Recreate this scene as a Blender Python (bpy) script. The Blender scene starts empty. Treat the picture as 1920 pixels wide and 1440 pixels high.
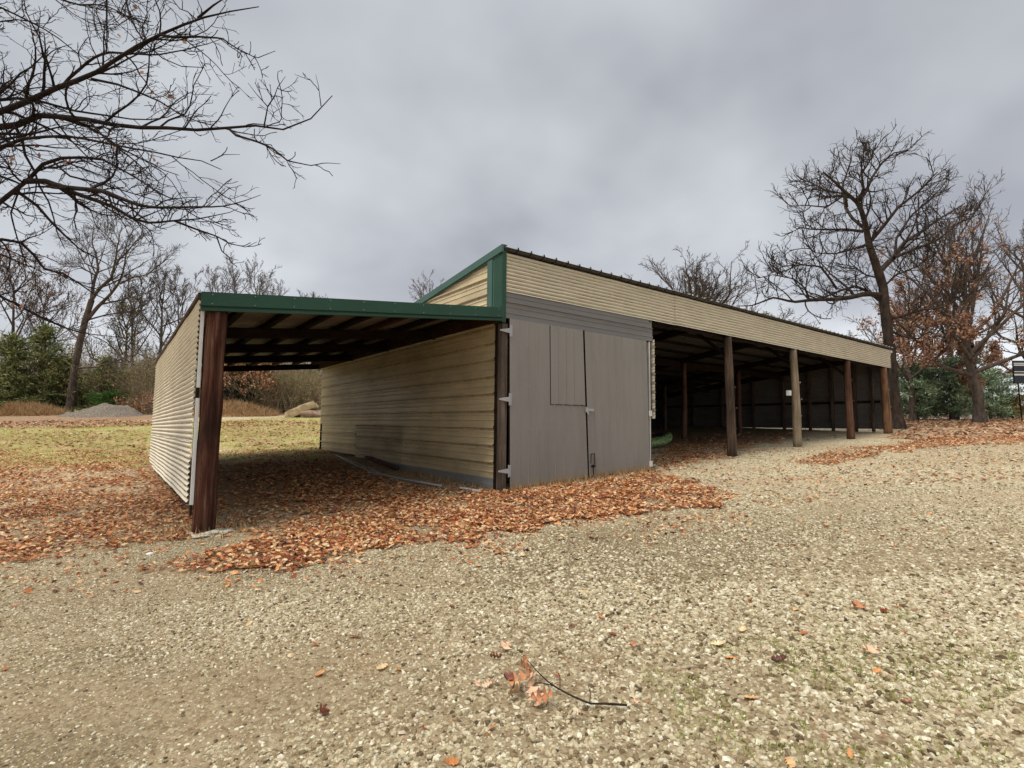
import bpy, math, random, time
import numpy as np
from mathutils import Matrix, Vector
T0=time.time()
rng=np.random.default_rng(7)
random.seed(7)
S=bpy.context.scene
COL=S.collection
# ------------------------------------------------------------------ camera
f,pi_,ro,ya=982.0382,.0782,.0111,.6399
C=np.array([-5.3278,-7.4837,1.1338])
F=np.array([math.sin(ya),math.cos(ya),0]); R=np.array([math.cos(ya),-math.sin(ya),0]); U=np.array([0,0,1.])
F2=F*math.cos(pi_)+U*math.sin(pi_); U2=U*math.cos(pi_)-F*math.sin(pi_)
R3=R*math.cos(ro)+U2*math.sin(ro); U3=U2*math.cos(ro)-R*math.sin(ro)
cd=bpy.data.cameras.new('camera'); cam=bpy.data.objects.new('camera',cd); COL.objects.link(cam)
cd.sensor_width=36; cd.lens=f/1920*36; cd.clip_end=3000; cd.clip_start=.05
M=Matrix.Identity(4)
for i in range(3):
    M[i][0]=R3[i]; M[i][1]=U3[i]; M[i][2]=-F2[i]; M[i][3]=C[i]
cam.matrix_world=M; S.camera=cam
# ------------------------------------------------------------------ terrain
def sstep(x,a,b):
    t=np.clip((x-a)/(b-a),0,1); return t*t*(3-2*t)
def vnoise(x,y,s=1.0,seed=0):
    x=np.asarray(x,float)*s; y=np.asarray(y,float)*s
    xi=np.floor(x).astype(np.int64); yi=np.floor(y).astype(np.int64); fx=x-xi; fy=y-yi
    def hsh(a,b):
        n=(a*374761393+b*668265263+seed*1442695041)&0x7fffffff
        n=((n^(n>>13))*1274126177)&0x7fffffff
        return ((n^(n>>16))&0xffff)/65535.
    u=fx*fx*(3-2*fx); v=fy*fy*(3-2*fy)
    return (hsh(xi,yi)*(1-u)+hsh(xi+1,yi)*u)*(1-v)+(hsh(xi,yi+1)*(1-u)+hsh(xi+1,yi+1)*u)*v
def H(X,Y):
    X=np.asarray(X,float); Y=np.asarray(Y,float)
    g=.0539
    a=np.where(X<-14,-14*g+(X+14)*.015,np.where(X<29,g*X,29*g+.3*(1-np.exp(-np.maximum(X-29,0)/6))))
    k=np.where(Y<0,0,np.where(Y<12,.028*Y,.336+np.minimum(Y-12,26)*.062))
    k=k*np.where(X>16,np.clip(1-(X-16)/14,0,1),1)
    b=.035*(vnoise(X,Y,.35,3)-.5)*sstep(np.hypot(X+2,Y+2),3,9)*(1-.7*((X>-6)&(X<19)&(Y>-1)&(Y<11)))
    return a+k+b
def ray(u,v): return F2+R3*(u-960)/f-U3*(v-720)/f
def G(u,v):
    d=ray(u,v); lo=.5; P=None
    t=.5
    while t<400:
        p=C+d*t
        if p[2]<H(p[0],p[1]): break
        lo=t; t*=1.02
    hi=t
    for _ in range(30):
        m=(lo+hi)/2; p=C+d*m
        if p[2]<H(p[0],p[1]): hi=m
        else: lo=m
    return C+d*hi
def at(u,v,depth): return C+ray(u,v)*depth
def gat(u,depth,v=797):
    p=C+ray(u,v)*depth; return np.array([p[0],p[1],float(H(p[0],p[1]))])
def onY(u,v,Y): d=ray(u,v); return C+d*(Y-C[1])/d[1]
def onX(u,v,X): d=ray(u,v); return C+d*(X-C[0])/d[0]
# ------------------------------------------------------------------ materials
def srgb(r,g,b):
    def c(x):
        x/=255.; return x/12.92 if x<=.04045 else ((x+.055)/1.055)**2.4
    return (c(r),c(g),c(b),1)
class NT:
    def __init__(s,name):
        s.m=bpy.data.materials.new(name); s.m.use_nodes=True; s.t=s.m.node_tree
        s.b=s.t.nodes['Principled BSDF']; s.out=s.t.nodes['Material Output']
    def n(s,typ,**k):
        x=s.t.nodes.new(typ)
        for a,b in k.items():
            if a.startswith('i_'): x.inputs[a[2:].replace('_',' ')].default_value=b
            else: setattr(x,a,b)
        return x
    def l(s,a,b): s.t.links.new(a,b)
    def coord(s,kind='Object',scale=(1,1,1),rot=(0,0,0)):
        tc=s.n('ShaderNodeTexCoord'); mp=s.n('ShaderNodeMapping'); mp.inputs['Scale'].default_value=scale; mp.inputs['Rotation'].default_value=rot
        s.l(tc.outputs[kind],mp.inputs[0]); return mp.outputs[0]
    def noise(s,vec,scale,detail=4,rough=.6):
        x=s.n('ShaderNodeTexNoise'); x.inputs['Scale'].default_value=scale; x.inputs['Detail'].default_value=detail; x.inputs['Roughness'].default_value=rough
        if vec is not None: s.l(vec,x.inputs['Vector'])
        return x.outputs['Fac']
    def ramp(s,fac,stops):
        x=s.n('ShaderNodeValToRGB'); e=x.color_ramp.elements
        while len(e)<len(stops): e.new(.5)
        for i,(p,c) in enumerate(stops):
            e[i].position=p; e[i].color=c if len(c)==4 else (*c,1)
        s.l(fac,x.inputs[0]); return x.outputs[0]
    def mix(s,fac,a,b,mode='MIX'):
        x=s.n('ShaderNodeMix',data_type='RGBA',blend_type=mode)
        for k,v in ((0,fac),(6,a),(7,b)):
            if isinstance(v,(int,float)): x.inputs[k].default_value=v
            elif isinstance(v,tuple): x.inputs[k].default_value=v
            else: s.l(v,x.inputs[k])
        return x.outputs[2]
    def math(s,op,a,b=0.):
        x=s.n('ShaderNodeMath',operation=op)
        for k,v in ((0,a),(1,b)):
            if isinstance(v,(int,float)): x.inputs[k].default_value=v
            else: s.l(v,x.inputs[k])
        return x.outputs[0]
    def bump(s,h,strength,dist=.01):
        x=s.n('ShaderNodeBump'); x.inputs['Strength'].default_value=strength; x.inputs['Distance'].default_value=dist
        s.l(h,x.inputs['Height']); s.l(x.outputs[0],s.b.inputs['Normal'])
    def fin(s,col,rough=.7,metal=0.,spec=.3):
        if isinstance(col,tuple): s.b.inputs['Base Color'].default_value=col
        else: s.l(col,s.b.inputs['Base Color'])
        if isinstance(rough,(int,float)): s.b.inputs['Roughness'].default_value=rough
        else: s.l(rough,s.b.inputs['Roughness'])
        s.b.inputs['Metallic'].default_value=metal; s.b.inputs['Specular IOR Level'].default_value=spec
        return s.m
def g4(r,g,b): return (r,g,b,1)

def metal_paint(name,base,dirt,streak=.5,rough=.45,stretch=(1,1,1),amount=.5,alt=None,groove_grime_shade=0.):
    n=NT(name); v=n.coord('Object',stretch)
    a=n.noise(v,1.6,6,.65); b=n.noise(n.coord('Object',(stretch[0]*4,stretch[1]*4,stretch[2]*4)),5,5,.7)
    m=n.ramp(a,[(.42,g4(0,0,0)),(.75,g4(1,1,1))])
    col=n.mix(n.math('MULTIPLY',m,amount),base,dirt)
    sp=n.ramp(b,[(.55,g4(0,0,0)),(.8,g4(1,1,1))])
    col=n.mix(n.math('MULTIPLY',sp,streak*.5),col,dirt)
    if groove_grime_shade:
        ga=n.n('ShaderNodeAttribute'); ga.attribute_name='groove_grime_shade'
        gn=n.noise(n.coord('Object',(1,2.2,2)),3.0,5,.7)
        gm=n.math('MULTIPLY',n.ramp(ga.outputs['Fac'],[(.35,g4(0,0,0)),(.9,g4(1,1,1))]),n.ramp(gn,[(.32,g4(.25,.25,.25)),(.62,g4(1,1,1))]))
        col=n.mix(n.math('MULTIPLY',gm,groove_grime_shade),col,dirt)  # groove tone: grime on the cream wall, painted rib shade on the beige sheets
    n.bump(n.noise(n.coord('Object'),1.3,2),.12,.02)
    return n.fin(col,n.ramp(b,[(0,g4(rough,)*1 if False else (rough,rough,rough,1)),(1,(rough+.2,)*3+(1,))]),0,.35)
MAT={}
MAT['beige']=metal_paint('beige_metal',g4(.62,.565,.435),g4(.12,.10,.06),.3,.34,(.6,.5,2.5),.15,None,.85)  # dark grooves paint the fascia's rib shade into its colour
MAT['beige_side']=metal_paint('beige_side_metal',g4(.70,.58,.36),g4(.10,.072,.032),.5,.28,(1,.35,1.0),.5,None,.6)  # dirt tone also paints rib shade and occlusion under the carport roof
MAT['beige_dull']=metal_paint('dull_beige_metal',g4(.60,.505,.33),g4(.14,.11,.06),.6,.45,(1,.5,1.2),.6,None,.6)  # dull dirty panel; dark lines under its ribs are painted shade
MAT['cream']=metal_paint('cream_metal',g4(.78,.72,.58),g4(.085,.065,.02),.4,.45,(1,.5,1.5),.22,None,.9)
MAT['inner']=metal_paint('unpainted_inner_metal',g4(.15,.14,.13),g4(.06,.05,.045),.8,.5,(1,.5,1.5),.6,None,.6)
MAT['inner_shade']=metal_paint('shaded_inner_metal',g4(.030,.028,.028),g4(.015,.014,.013),.8,.85,(1,.5,1.5),.6,None,.5)  # shade of the open bays put into the metal colour
def add_mud(m,zref=.36,slope=.054):
    t=m.node_tree; b=t.nodes['Principled BSDF']; lk=b.inputs['Base Color'].links[0]; src=lk.from_socket
    tc=t.nodes.new('ShaderNodeTexCoord'); sp=t.nodes.new('ShaderNodeSeparateXYZ'); t.links.new(tc.outputs['Object'],sp.inputs[0])
    def ma(op,a,b_):
        x=t.nodes.new('ShaderNodeMath'); x.operation=op
        for i,v in enumerate((a,b_)):
            if isinstance(v,(int,float)): x.inputs[i].default_value=v
            else: t.links.new(v,x.inputs[i])
        return x.outputs[0]
    nz=t.nodes.new('ShaderNodeTexNoise'); nz.inputs['Scale'].default_value=7; nz.inputs['Detail'].default_value=6; nz.inputs['Roughness'].default_value=.75; t.links.new(tc.outputs['Object'],nz.inputs['Vector'])
    h=ma('SUBTRACT',sp.outputs[2],ma('MULTIPLY',sp.outputs[0],slope)); f_=ma('ADD',ma('DIVIDE',ma('SUBTRACT',zref,h),zref),ma('MULTIPLY',ma('SUBTRACT',nz.outputs['Fac'],.5),1.6))
    rp=t.nodes.new('ShaderNodeValToRGB'); rp.color_ramp.elements[0].position=.35; rp.color_ramp.elements[1].position=1.0; rp.color_ramp.elements[1].color=(.8,.8,.8,1); t.links.new(f_,rp.inputs[0])
    mx=t.nodes.new('ShaderNodeMix'); mx.data_type='RGBA'; t.links.new(rp.outputs[0],mx.inputs[0]); t.links.new(src,mx.inputs[6]); mx.inputs[7].default_value=(.30,.22,.14,1); t.links.new(mx.outputs[2],b.inputs['Base Color'])
MAT['grey_door']=metal_paint('grey_brown_metal',g4(.245,.227,.203),g4(.18,.164,.143),.4,.42,(1,1,.35),.6)
add_mud(MAT['grey_door'])
MAT['grey_head']=metal_paint('grey_header_metal',g4(.195,.185,.175),g4(.125,.117,.108),.4,.4,(.5,1,2),.5)
MAT['galv']=metal_paint('weathered_grey_metal',g4(.30,.30,.30),g4(.15,.15,.14),.5,.4,(1,.4,2),.6)
MAT['green']=metal_paint('green_trim_metal',g4(.016,.064,.036),g4(.010,.038,.022),.6,.4,(1,1,1),.6)
MAT['green_soft']=metal_paint('faded_green_metal',g4(.060,.125,.10),g4(.035,.085,.065),.5,.35,(1,1,1),.5)
MAT['roof']=metal_paint('roof_metal',g4(.27,.27,.26),g4(.14,.13,.12),.6,.5,(1,1,1),.6)
MAT['roof_under']=metal_paint('brownish_roof_sheet',g4(.20,.165,.13),g4(.10,.08,.06),.6,.45,(1,1,1),.6)
MAT['roof_shade']=metal_paint('shaded_roof_underside',g4(.10,.092,.085),g4(.04,.035,.03),.6,.5,(1,1,1),.6)  # underside colour darkened to carry the shade inside the bays
MAT['steel']=metal_paint('galvanised_steel',g4(.38,.38,.38),g4(.30,.28,.25),.5,.4,(3,3,3),.4)
MAT['white']=metal_paint('white_paint',g4(.70,.69,.66),g4(.40,.37,.32),.6,.5,(3,3,3),.4)
def wood(name,c1,c2,c3,sc=(7,7,.6),bump=.5):
    n=NT(name); v=n.coord('Object',sc)
    a=n.noise(v,2.2,8,.7); b=n.noise(n.coord('Object',(1,1,.6)),1.7,5,.65)
    col=n.ramp(a,[(.3,c1),(.5,c2),(.72,c3)])
    col=n.mix(n.ramp(b,[(.4,g4(0,0,0)),(.7,g4(.75,.75,.75))]),col,c1)
    fine=n.noise(n.coord('Object',(sc[0]*5,sc[1]*5,sc[2]*1.5)),2.5,4,.7)
    col=n.mix(n.math('MULTIPLY',fine,.5),col,c1,'MULTIPLY')
    n.bump(n.math('ADD',a,n.math('MULTIPLY',fine,.6)),bump,.03)
    return n.fin(col,.85,0,.15)
MAT['redpost']=wood('creosote_post_wood',g4(.014,.008,.006),g4(.125,.045,.026),g4(.32,.18,.12),(9,9,.5),.9)
MAT['post_grey']=wood('weathered_brown_wood',g4(.035,.024,.018),g4(.13,.088,.06),g4(.27,.20,.145))
MAT['post_pole']=wood('grey_brown_timber',g4(.06,.045,.035),g4(.19,.145,.11),g4(.33,.27,.22),(9,9,.5),.6)
MAT['post_pale']=wood('pale_weathered_wood',g4(.14,.11,.075),g4(.38,.30,.205),g4(.54,.45,.33))
MAT['post_red']=wood('reddish_log_wood',g4(.04,.02,.013),g4(.16,.08,.05),g4(.25,.14,.09))
MAT['post_tan']=wood('tan_log_wood',g4(.07,.035,.018),g4(.28,.15,.08),g4(.42,.28,.17))
MAT['beam']=wood('dark_beam_wood',g4(.010,.006,.005),g4(.026,.015,.011),g4(.05,.032,.022),(1,4,4))
MAT['beam_red']=wood('red_brown_beam_wood',g4(.04,.018,.01),g4(.09,.038,.02),g4(.14,.07,.04),(1,4,4))
def bark(name,c1,c2,sc=6):
    n=NT(name); a=n.noise(n.coord('Object',(1,1,.35)),sc,7,.7)
    col=n.ramp(a,[(.35,c1),(.7,c2)]); n.bump(a,.7,.05); return n.fin(col,.9,0,.1)
MAT['bark_dark']=bark('dark_oak_bark',g4(.014,.010,.009),g4(.045,.033,.028))
MAT['bark_oak']=bark('brown_oak_bark',g4(.02,.015,.013),g4(.085,.062,.047))
MAT['bark_grey']=bark('grey_brown_bark',g4(.045,.035,.029),g4(.16,.125,.10))
MAT['bark_far']=bark('far_grey_bark',g4(.13,.11,.105),g4(.26,.225,.21))
def isl(name,stops,rough=.8,trans=0.,spec=.2,nb=None):
    n=NT(name); ge=n.n('ShaderNodeNewGeometry')
    col=n.ramp(ge.outputs['Random Per Island'],stops)
    if nb:
        a=n.noise(n.coord('Object'),nb,4,.6); col=n.mix(n.ramp(a,[(.35,g4(.5,.5,.5)),(.65,g4(1,1,1))]),g4(0,0,0),col) if False else n.mix(1.0,col,n.ramp(a,[(.3,g4(.55,.55,.55)),(.7,g4(1.15,1.15,1.15))]),'MULTIPLY')
    m=n.fin(col,rough,0,spec)
    if trans>0:
        t=n.n('ShaderNodeBsdfTranslucent'); n.l(col,t.inputs[0]); mx=n.n('ShaderNodeMixShader'); mx.inputs[0].default_value=trans
        n.l(n.b.outputs[0],mx.inputs[1]); n.l(t.outputs[0],mx.inputs[2]); n.l(mx.outputs[0],n.out.inputs[0])
    return m
MAT['stones']=isl('gravel_stone',[(0,g4(.07,.045,.02)),(.14,g4(.24,.175,.09)),(.3,g4(.45,.375,.225)),(.5,g4(.53,.455,.295)),(.66,g4(.38,.31,.185)),(.82,g4(.60,.53,.37)),(.94,g4(.72,.67,.51)),(1,g4(.30,.14,.06))],.75,0,.25,60)
MAT['leaves']=isl('dry_oak_leaf',[(0,g4(.10,.022,.010)),(.12,g4(.30,.065,.022)),(.28,g4(.52,.165,.05)),(.46,g4(.70,.30,.10)),(.64,g4(.80,.46,.20)),(.84,g4(.86,.64,.37)),(1,g4(.18,.05,.025))],.5,.15,.4,30)
MAT['leaves_far']=isl('dry_leaf_far',[(0,g4(.16,.06,.03)),(.3,g4(.34,.15,.075)),(.6,g4(.48,.24,.12)),(.85,g4(.55,.35,.20)),(1,g4(.60,.44,.28))],.7,.1,.2)
MAT['russet']=isl('russet_tree_leaf',[(0,g4(.13,.05,.035)),(.3,g4(.29,.135,.095)),(.6,g4(.45,.25,.17)),(.85,g4(.56,.38,.26)),(1,g4(.48,.38,.20))],.7,.3,.2)
MAT['cedar']=isl('cedar_green',[(0,g4(.03,.05,.02)),(.35,g4(.10,.14,.045)),(.65,g4(.24,.26,.10)),(1,g4(.42,.38,.18))],.8,.15,.15)
MAT['cedar_blue']=isl('blue_green_needles',[(0,g4(.05,.09,.05)),(.35,g4(.17,.25,.15)),(.7,g4(.31,.40,.25)),(1,g4(.46,.52,.34))],.8,.15,.15)
MAT['cedar_deep']=isl('deep_green_needles',[(0,g4(.008,.022,.010)),(.5,g4(.02,.045,.018)),(1,g4(.045,.075,.03))],.8,.15,.15)
MAT['bushgreen']=isl('bright_green_needles',[(0,g4(.03,.075,.015)),(.5,g4(.06,.13,.025)),(1,g4(.10,.17,.04))],.8,.15,.15)
MAT['yellowleaf']=isl('yellow_green_leaf',[(0,g4(.16,.15,.04)),(.5,g4(.28,.25,.07)),(1,g4(.40,.34,.12))],.8,.3,.15)
MAT['brush']=isl('brown_brush',[(0,g4(.12,.085,.055)),(.4,g4(.27,.205,.14)),(.75,g4(.40,.32,.22)),(1,g4(.52,.40,.26))],.9,.1,.1)
MAT['olive']=isl('olive_brush_leaf',[(0,g4(.10,.10,.04)),(.4,g4(.22,.21,.08)),(.7,g4(.34,.29,.13)),(1,g4(.40,.22,.11))],.85,.2,.1)
MAT['drygrass']=isl('dry_grass',[(0,g4(.26,.14,.06)),(.4,g4(.38,.23,.11)),(.8,g4(.50,.34,.18)),(1,g4(.55,.42,.26))],.9,.2,.1)
MAT['grass']=isl('lawn_grass',[(0,g4(.20,.23,.04)),(.3,g4(.38,.39,.09)),(.6,g4(.58,.49,.20)),(1,g4(.72,.60,.33))],.85,.25,.15)
MAT['weed']=isl('green_weed',[(0,g4(.14,.20,.03)),(.5,g4(.26,.34,.05)),(.85,g4(.38,.44,.10)),(1,g4(.50,.46,.20))],.8,.3,.15)
MAT['rock']=bark('tan_sandstone',g4(.28,.20,.11),g4(.50,.40,.26),2.2)
MAT['rock_pink']=bark('pinkish_stone',g4(.22,.14,.10),g4(.40,.28,.21),2.2)
MAT['concrete']=bark('pale_concrete',g4(.40,.36,.26),g4(.62,.58,.46),9)
MAT['navy']=NT('navy_panel').fin(g4(.012,.016,.03),.4,0,.4)
MAT['black']=NT('black_rubber').fin(g4(.012,.012,.012),.6,0,.3)
n=NT('green_camo_plastic'); v=n.coord('Object',(2.2,4,4))
a=n.noise(v,4.5,4,.65)
MAT['camo']=n.fin(n.ramp(a,[(.0,g4(.02,.03,.02)),(.42,g4(.03,.06,.025)),(.46,g4(.14,.24,.07)),(.53,g4(.36,.44,.20)),(.60,g4(.16,.28,.08)),(.64,g4(.03,.07,.03))]),.4,0,.4)
# ground material
n=NT('ground_mix')
v=n.coord('Object')
def attr(nm):
    a=n.n('ShaderNodeAttribute'); a.attribute_name=nm; return a.outputs['Fac']
vor=n.n('ShaderNodeTexVoronoi'); vor.inputs['Scale'].default_value=34; n.l(v,vor.inputs['Vector'])
vs=n.n('ShaderNodeSeparateColor'); n.l(vor.outputs['Color'],vs.inputs[0])
st=n.ramp(vs.outputs[0],[(0,g4(.14,.10,.05)),(.2,g4(.31,.245,.14)),(.5,g4(.47,.39,.25)),(.8,g4(.59,.505,.34)),(1,g4(.72,.645,.46))])
big=n.noise(v,.55,5,.6); mid=n.noise(v,3.0,5,.65); fine=n.noise(v,60,3,.7)
gcol=n.mix(n.ramp(big,[(.35,g4(0,0,0)),(.7,g4(.35,.35,.35))]),st,g4(.42,.34,.22))
dirt=n.ramp(mid,[(.3,g4(.24,.155,.085)),(.55,g4(.40,.28,.165)),(.8,g4(.52,.40,.25))])
gcol=n.mix(attr('dirt'),gcol,dirt)
gcol=n.mix(attr('soil_shade'),gcol,n.ramp(fine,[(.3,g4(.045,.030,.015)),(.7,g4(.27,.20,.11))]))
grs=n.ramp(n.noise(v,1.1,6,.7),[(.3,g4(.62,.48,.24)),(.45,g4(.52,.44,.19)),(.58,g4(.38,.39,.11)),(.68,g4(.54,.47,.18)),(.8,g4(.66,.53,.28))])
grs=n.mix(n.math('MULTIPLY',fine,.5),grs,g4(.12,.11,.05))
gcol=n.mix(attr('grass'),gcol,grs)
lf=n.ramp(n.noise(v,26,3,.7),[(.3,g4(.045,.016,.008)),(.5,g4(.18,.062,.027)),(.65,g4(.34,.15,.065)),(.8,g4(.46,.27,.14))])
gcol=n.mix(attr('leaf'),gcol,lf)
h=n.math('ADD',n.math('MULTIPLY',vor.outputs['Distance'],-1.0),n.math('MULTIPLY',fine,.4))
n.bump(h,.8,.02)
MAT['ground']=n.fin(gcol,.95,0,.1)
# pile material
n=NT('gravel_pile_mat'); v=n.coord('Object'); a=n.noise(v,13,4,.8)
n.bump(a,1.,.12); MAT['pile']=n.fin(n.ramp(a,[(.3,g4(.10,.08,.06)),(.5,g4(.25,.21,.165)),(.7,g4(.46,.40,.32))]),.95,0,.1)
n=NT('mound_mat'); v=n.coord('Object'); a=n.noise(v,5,6,.75)
n.bump(a,.8,.1); MAT['mound']=n.fin(n.ramp(a,[(.3,g4(.15,.08,.04)),(.5,g4(.30,.18,.09)),(.7,g4(.42,.28,.15))]),.95,0,.1)

# ------------------------------------------------------------------ object helpers
def newobj(name,me,mats=None,parent=None):
    o=bpy.data.objects.new(name,me); COL.objects.link(o)
    if me is not None and mats:
        for m in (mats if isinstance(mats,list) else [mats]): me.materials.append(MAT[m] if isinstance(m,str) else m)
    if parent is not None: o.parent=parent
    return o
def meta(o,label=None,cat=None,group=None,kind=None):
    if label: o['label']=label
    if cat: o['category']=cat
    if group: o['group']=group
    if kind: o['kind']=kind
    return o
def thing(name,label,cat,loc=(0,0,0),group=None):
    o=bpy.data.objects.new(name,None); COL.objects.link(o); o.location=[float(x) for x in loc]; o.empty_display_size=.2
    return meta(o,label,cat,group)
def mesh_np(name,V,Fc,sides,smooth=False,matidx=None):
    """V nx3, Fc m x sides"""
    me=bpy.data.meshes.new(name); V=np.ascontiguousarray(V,np.float32); Fc=np.ascontiguousarray(Fc,np.int32)
    me.vertices.add(len(V)); me.vertices.foreach_set('co',V.ravel())
    m=len(Fc); me.loops.add(m*sides); me.loops.foreach_set('vertex_index',Fc.ravel())
    me.polygons.add(m); me.polygons.foreach_set('loop_start',np.arange(0,m*sides,sides,dtype=np.int32))
    try: me.polygons.foreach_set('loop_total',np.full(m,sides,np.int32))
    except Exception: pass
    if matidx is not None: me.polygons.foreach_set('material_index',np.ascontiguousarray(matidx,np.int32))
    me.polygons.foreach_set('use_smooth',np.full(m,smooth,bool))
    me.update(calc_edges=True); return me
class MB:
    def __init__(s): s.v=[]; s.f=[]; s.m=[]; s.g={}
    def add(s,vs,fs,mi=0):
        b=len(s.v); s.v+= [tuple(float(c) for c in p) for p in vs]; s.f+=[tuple(b+i for i in q) for q in fs]; s.m+=[mi]*len(fs)
    def box(s,a,b,mi=0):
        (x0,y0,z0),(x1,y1,z1)=a,b
        s.hexa([(x0,y0,z0),(x1,y0,z0),(x1,y1,z0),(x0,y1,z0),(x0,y0,z1),(x1,y0,z1),(x1,y1,z1),(x0,y1,z1)],mi)
    def hexa(s,vs,mi=0):
        s.add(vs,[(0,3,2,1),(4,5,6,7),(0,1,5,4),(1,2,6,5),(2,3,7,6),(3,0,4,7)],mi)
    def beam(s,p,q,w,h,mi=0):
        p=Vector([float(x) for x in p]);q=Vector([float(x) for x in q]);d=(q-p).normalized(); up=Vector((0,0,1))
        if abs(d.z)>.95: up=Vector((0,1,0))
        x=d.cross(up).normalized()*w/2; y=x.cross(d).normalized()*h/2
        s.hexa([p-x-y,q-x-y,q+x-y,p+x-y,p-x+y,q-x+y,q+x+y,p+x+y],mi)
    def tube(s,pts,rad,sides=8,mi=0,cap=True,jit=0):
        pts=[Vector([float(c) for c in p]) for p in pts]; rings=[]
        ref=Vector((.3,1,.2)).normalized()
        for i,p in enumerate(pts):
            d=(pts[min(i+1,len(pts)-1)]-pts[max(i-1,0)]).normalized()
            x=d.cross(ref).normalized(); y=d.cross(x)
            r=rad[i] if hasattr(rad,'__len__') else rad
            rings.append([p+(x*math.cos(2*math.pi*k/sides)+y*math.sin(2*math.pi*k/sides))*r*(1+jit*(random.random()-.5)) for k in range(sides)])
        vs=[v for rg in rings for v in rg]; fs=[]
        for i in range(len(pts)-1):
            for k in range(sides):
                k2=(k+1)%sides; fs.append((i*sides+k,i*sides+k2,(i+1)*sides+k2,(i+1)*sides+k))
        if cap: fs.append(tuple(range(sides))[::-1]); fs.append(tuple((len(pts)-1)*sides+k for k in range(sides)))
        s.add(vs,fs,mi)
    def build(s,name,mats,parent=None,smooth=False,bevel=0,origin=None):
        me=bpy.data.meshes.new(name); me.from_pydata(s.v,[],s.f); me.polygons.foreach_set('material_index',s.m)
        me.polygons.foreach_set('use_smooth',[smooth]*len(s.f)); me.update()
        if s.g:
            ga=me.attributes.new('groove_grime_shade','FLOAT','POINT'); ga.data.foreach_set('value',[s.g.get(i,0.) for i in range(len(s.v))])
        o=newobj(name,me,mats,parent)
        if bevel:
            b=o.modifiers.new('bevel','BEVEL'); b.width=bevel; b.segments=2; b.limit_method='ANGLE'
        return o
def setorigin(o,p):
    """move the object's origin without moving its mesh"""
    p=Vector([float(x) for x in p]); o.data.transform(Matrix.Translation(-p)); o.location=o.location+p; return o

def corr(o0,du,dv,nrm,U_,V_,amp,pitch,kind='sine',nu=8,warp=0.0,mb=None,mi=0,sub=8,top=None,bot=None):
    """ribbed sheet. o0 origin, du dir of ribs (length U_), dv across ribs (length V_). top/bot: functions of u (metres) clipping v"""
    o0=np.array(o0,float); du=np.array(du,float); dv=np.array(dv,float); nrm=np.array(nrm,float)
    if kind=='sine':
        nv=int(V_/pitch*sub)+1; vv=np.linspace(0,V_,nv); pr=amp*np.cos(2*np.pi*vv/pitch)
    else:
        # major rib + 2 minor ribs
        base=[(0,0),(.26,0),(.29,0),(.325,.32),(.365,.32),(.40,0),(.56,0),(.59,0),(.625,.32),(.665,.32),(.70,0),(.78,0),(.85,0),(.90,1),(.955,1)]
        if kind=='flatrib': base=[(0,0),(.86,0),(.90,1),(.96,1)]
        if kind=='plank': base=[(0,0),(.46,0),(.48,.35),(.52,.35),(.54,0),(.90,0),(.93,1),(.97,1)]
        vv=[];pr=[]; k=0
        while k*pitch<V_:
            for a,b in base:
                t=(k+a)*pitch
                if t<=V_: vv.append(t); pr.append(b*amp)
            k+=1
        vv.append(V_); pr.append(pr[-1]); vv=np.array(vv); pr=np.array(pr)
    uu=np.linspace(0,U_,nu)
    vs=[]; g0=len(mb.v); pm=max(abs(x) for x in pr) or 1
    for u in uu:
        lo=bot(u) if bot else 0; hi=top(u) if top else V_
        for v,p in zip(vv,pr):
            vc=min(max(v,lo),hi)
            w=warp*(math.sin(u*2.1+vc*3.3)+.6*math.sin(u*5.3-vc*1.7))
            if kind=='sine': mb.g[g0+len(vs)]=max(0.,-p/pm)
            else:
                fr=(v/pitch)%1.; mb.g[g0+len(vs)]=1. if .76<fr<.88 else (.3 if (.25<fr<.31 or .55<fr<.61) else 0.)  # darker band below each rib paints the rib's shade
            vs.append(o0+du*u+dv*vc+nrm*(p+w))
    n=len(vv); fs=[(i*n+j,(i+1)*n+j,(i+1)*n+j+1,i*n+j+1) for i in range(nu-1) for j in range(n-1)]
    (mb).add(vs,fs,mi)
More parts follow.
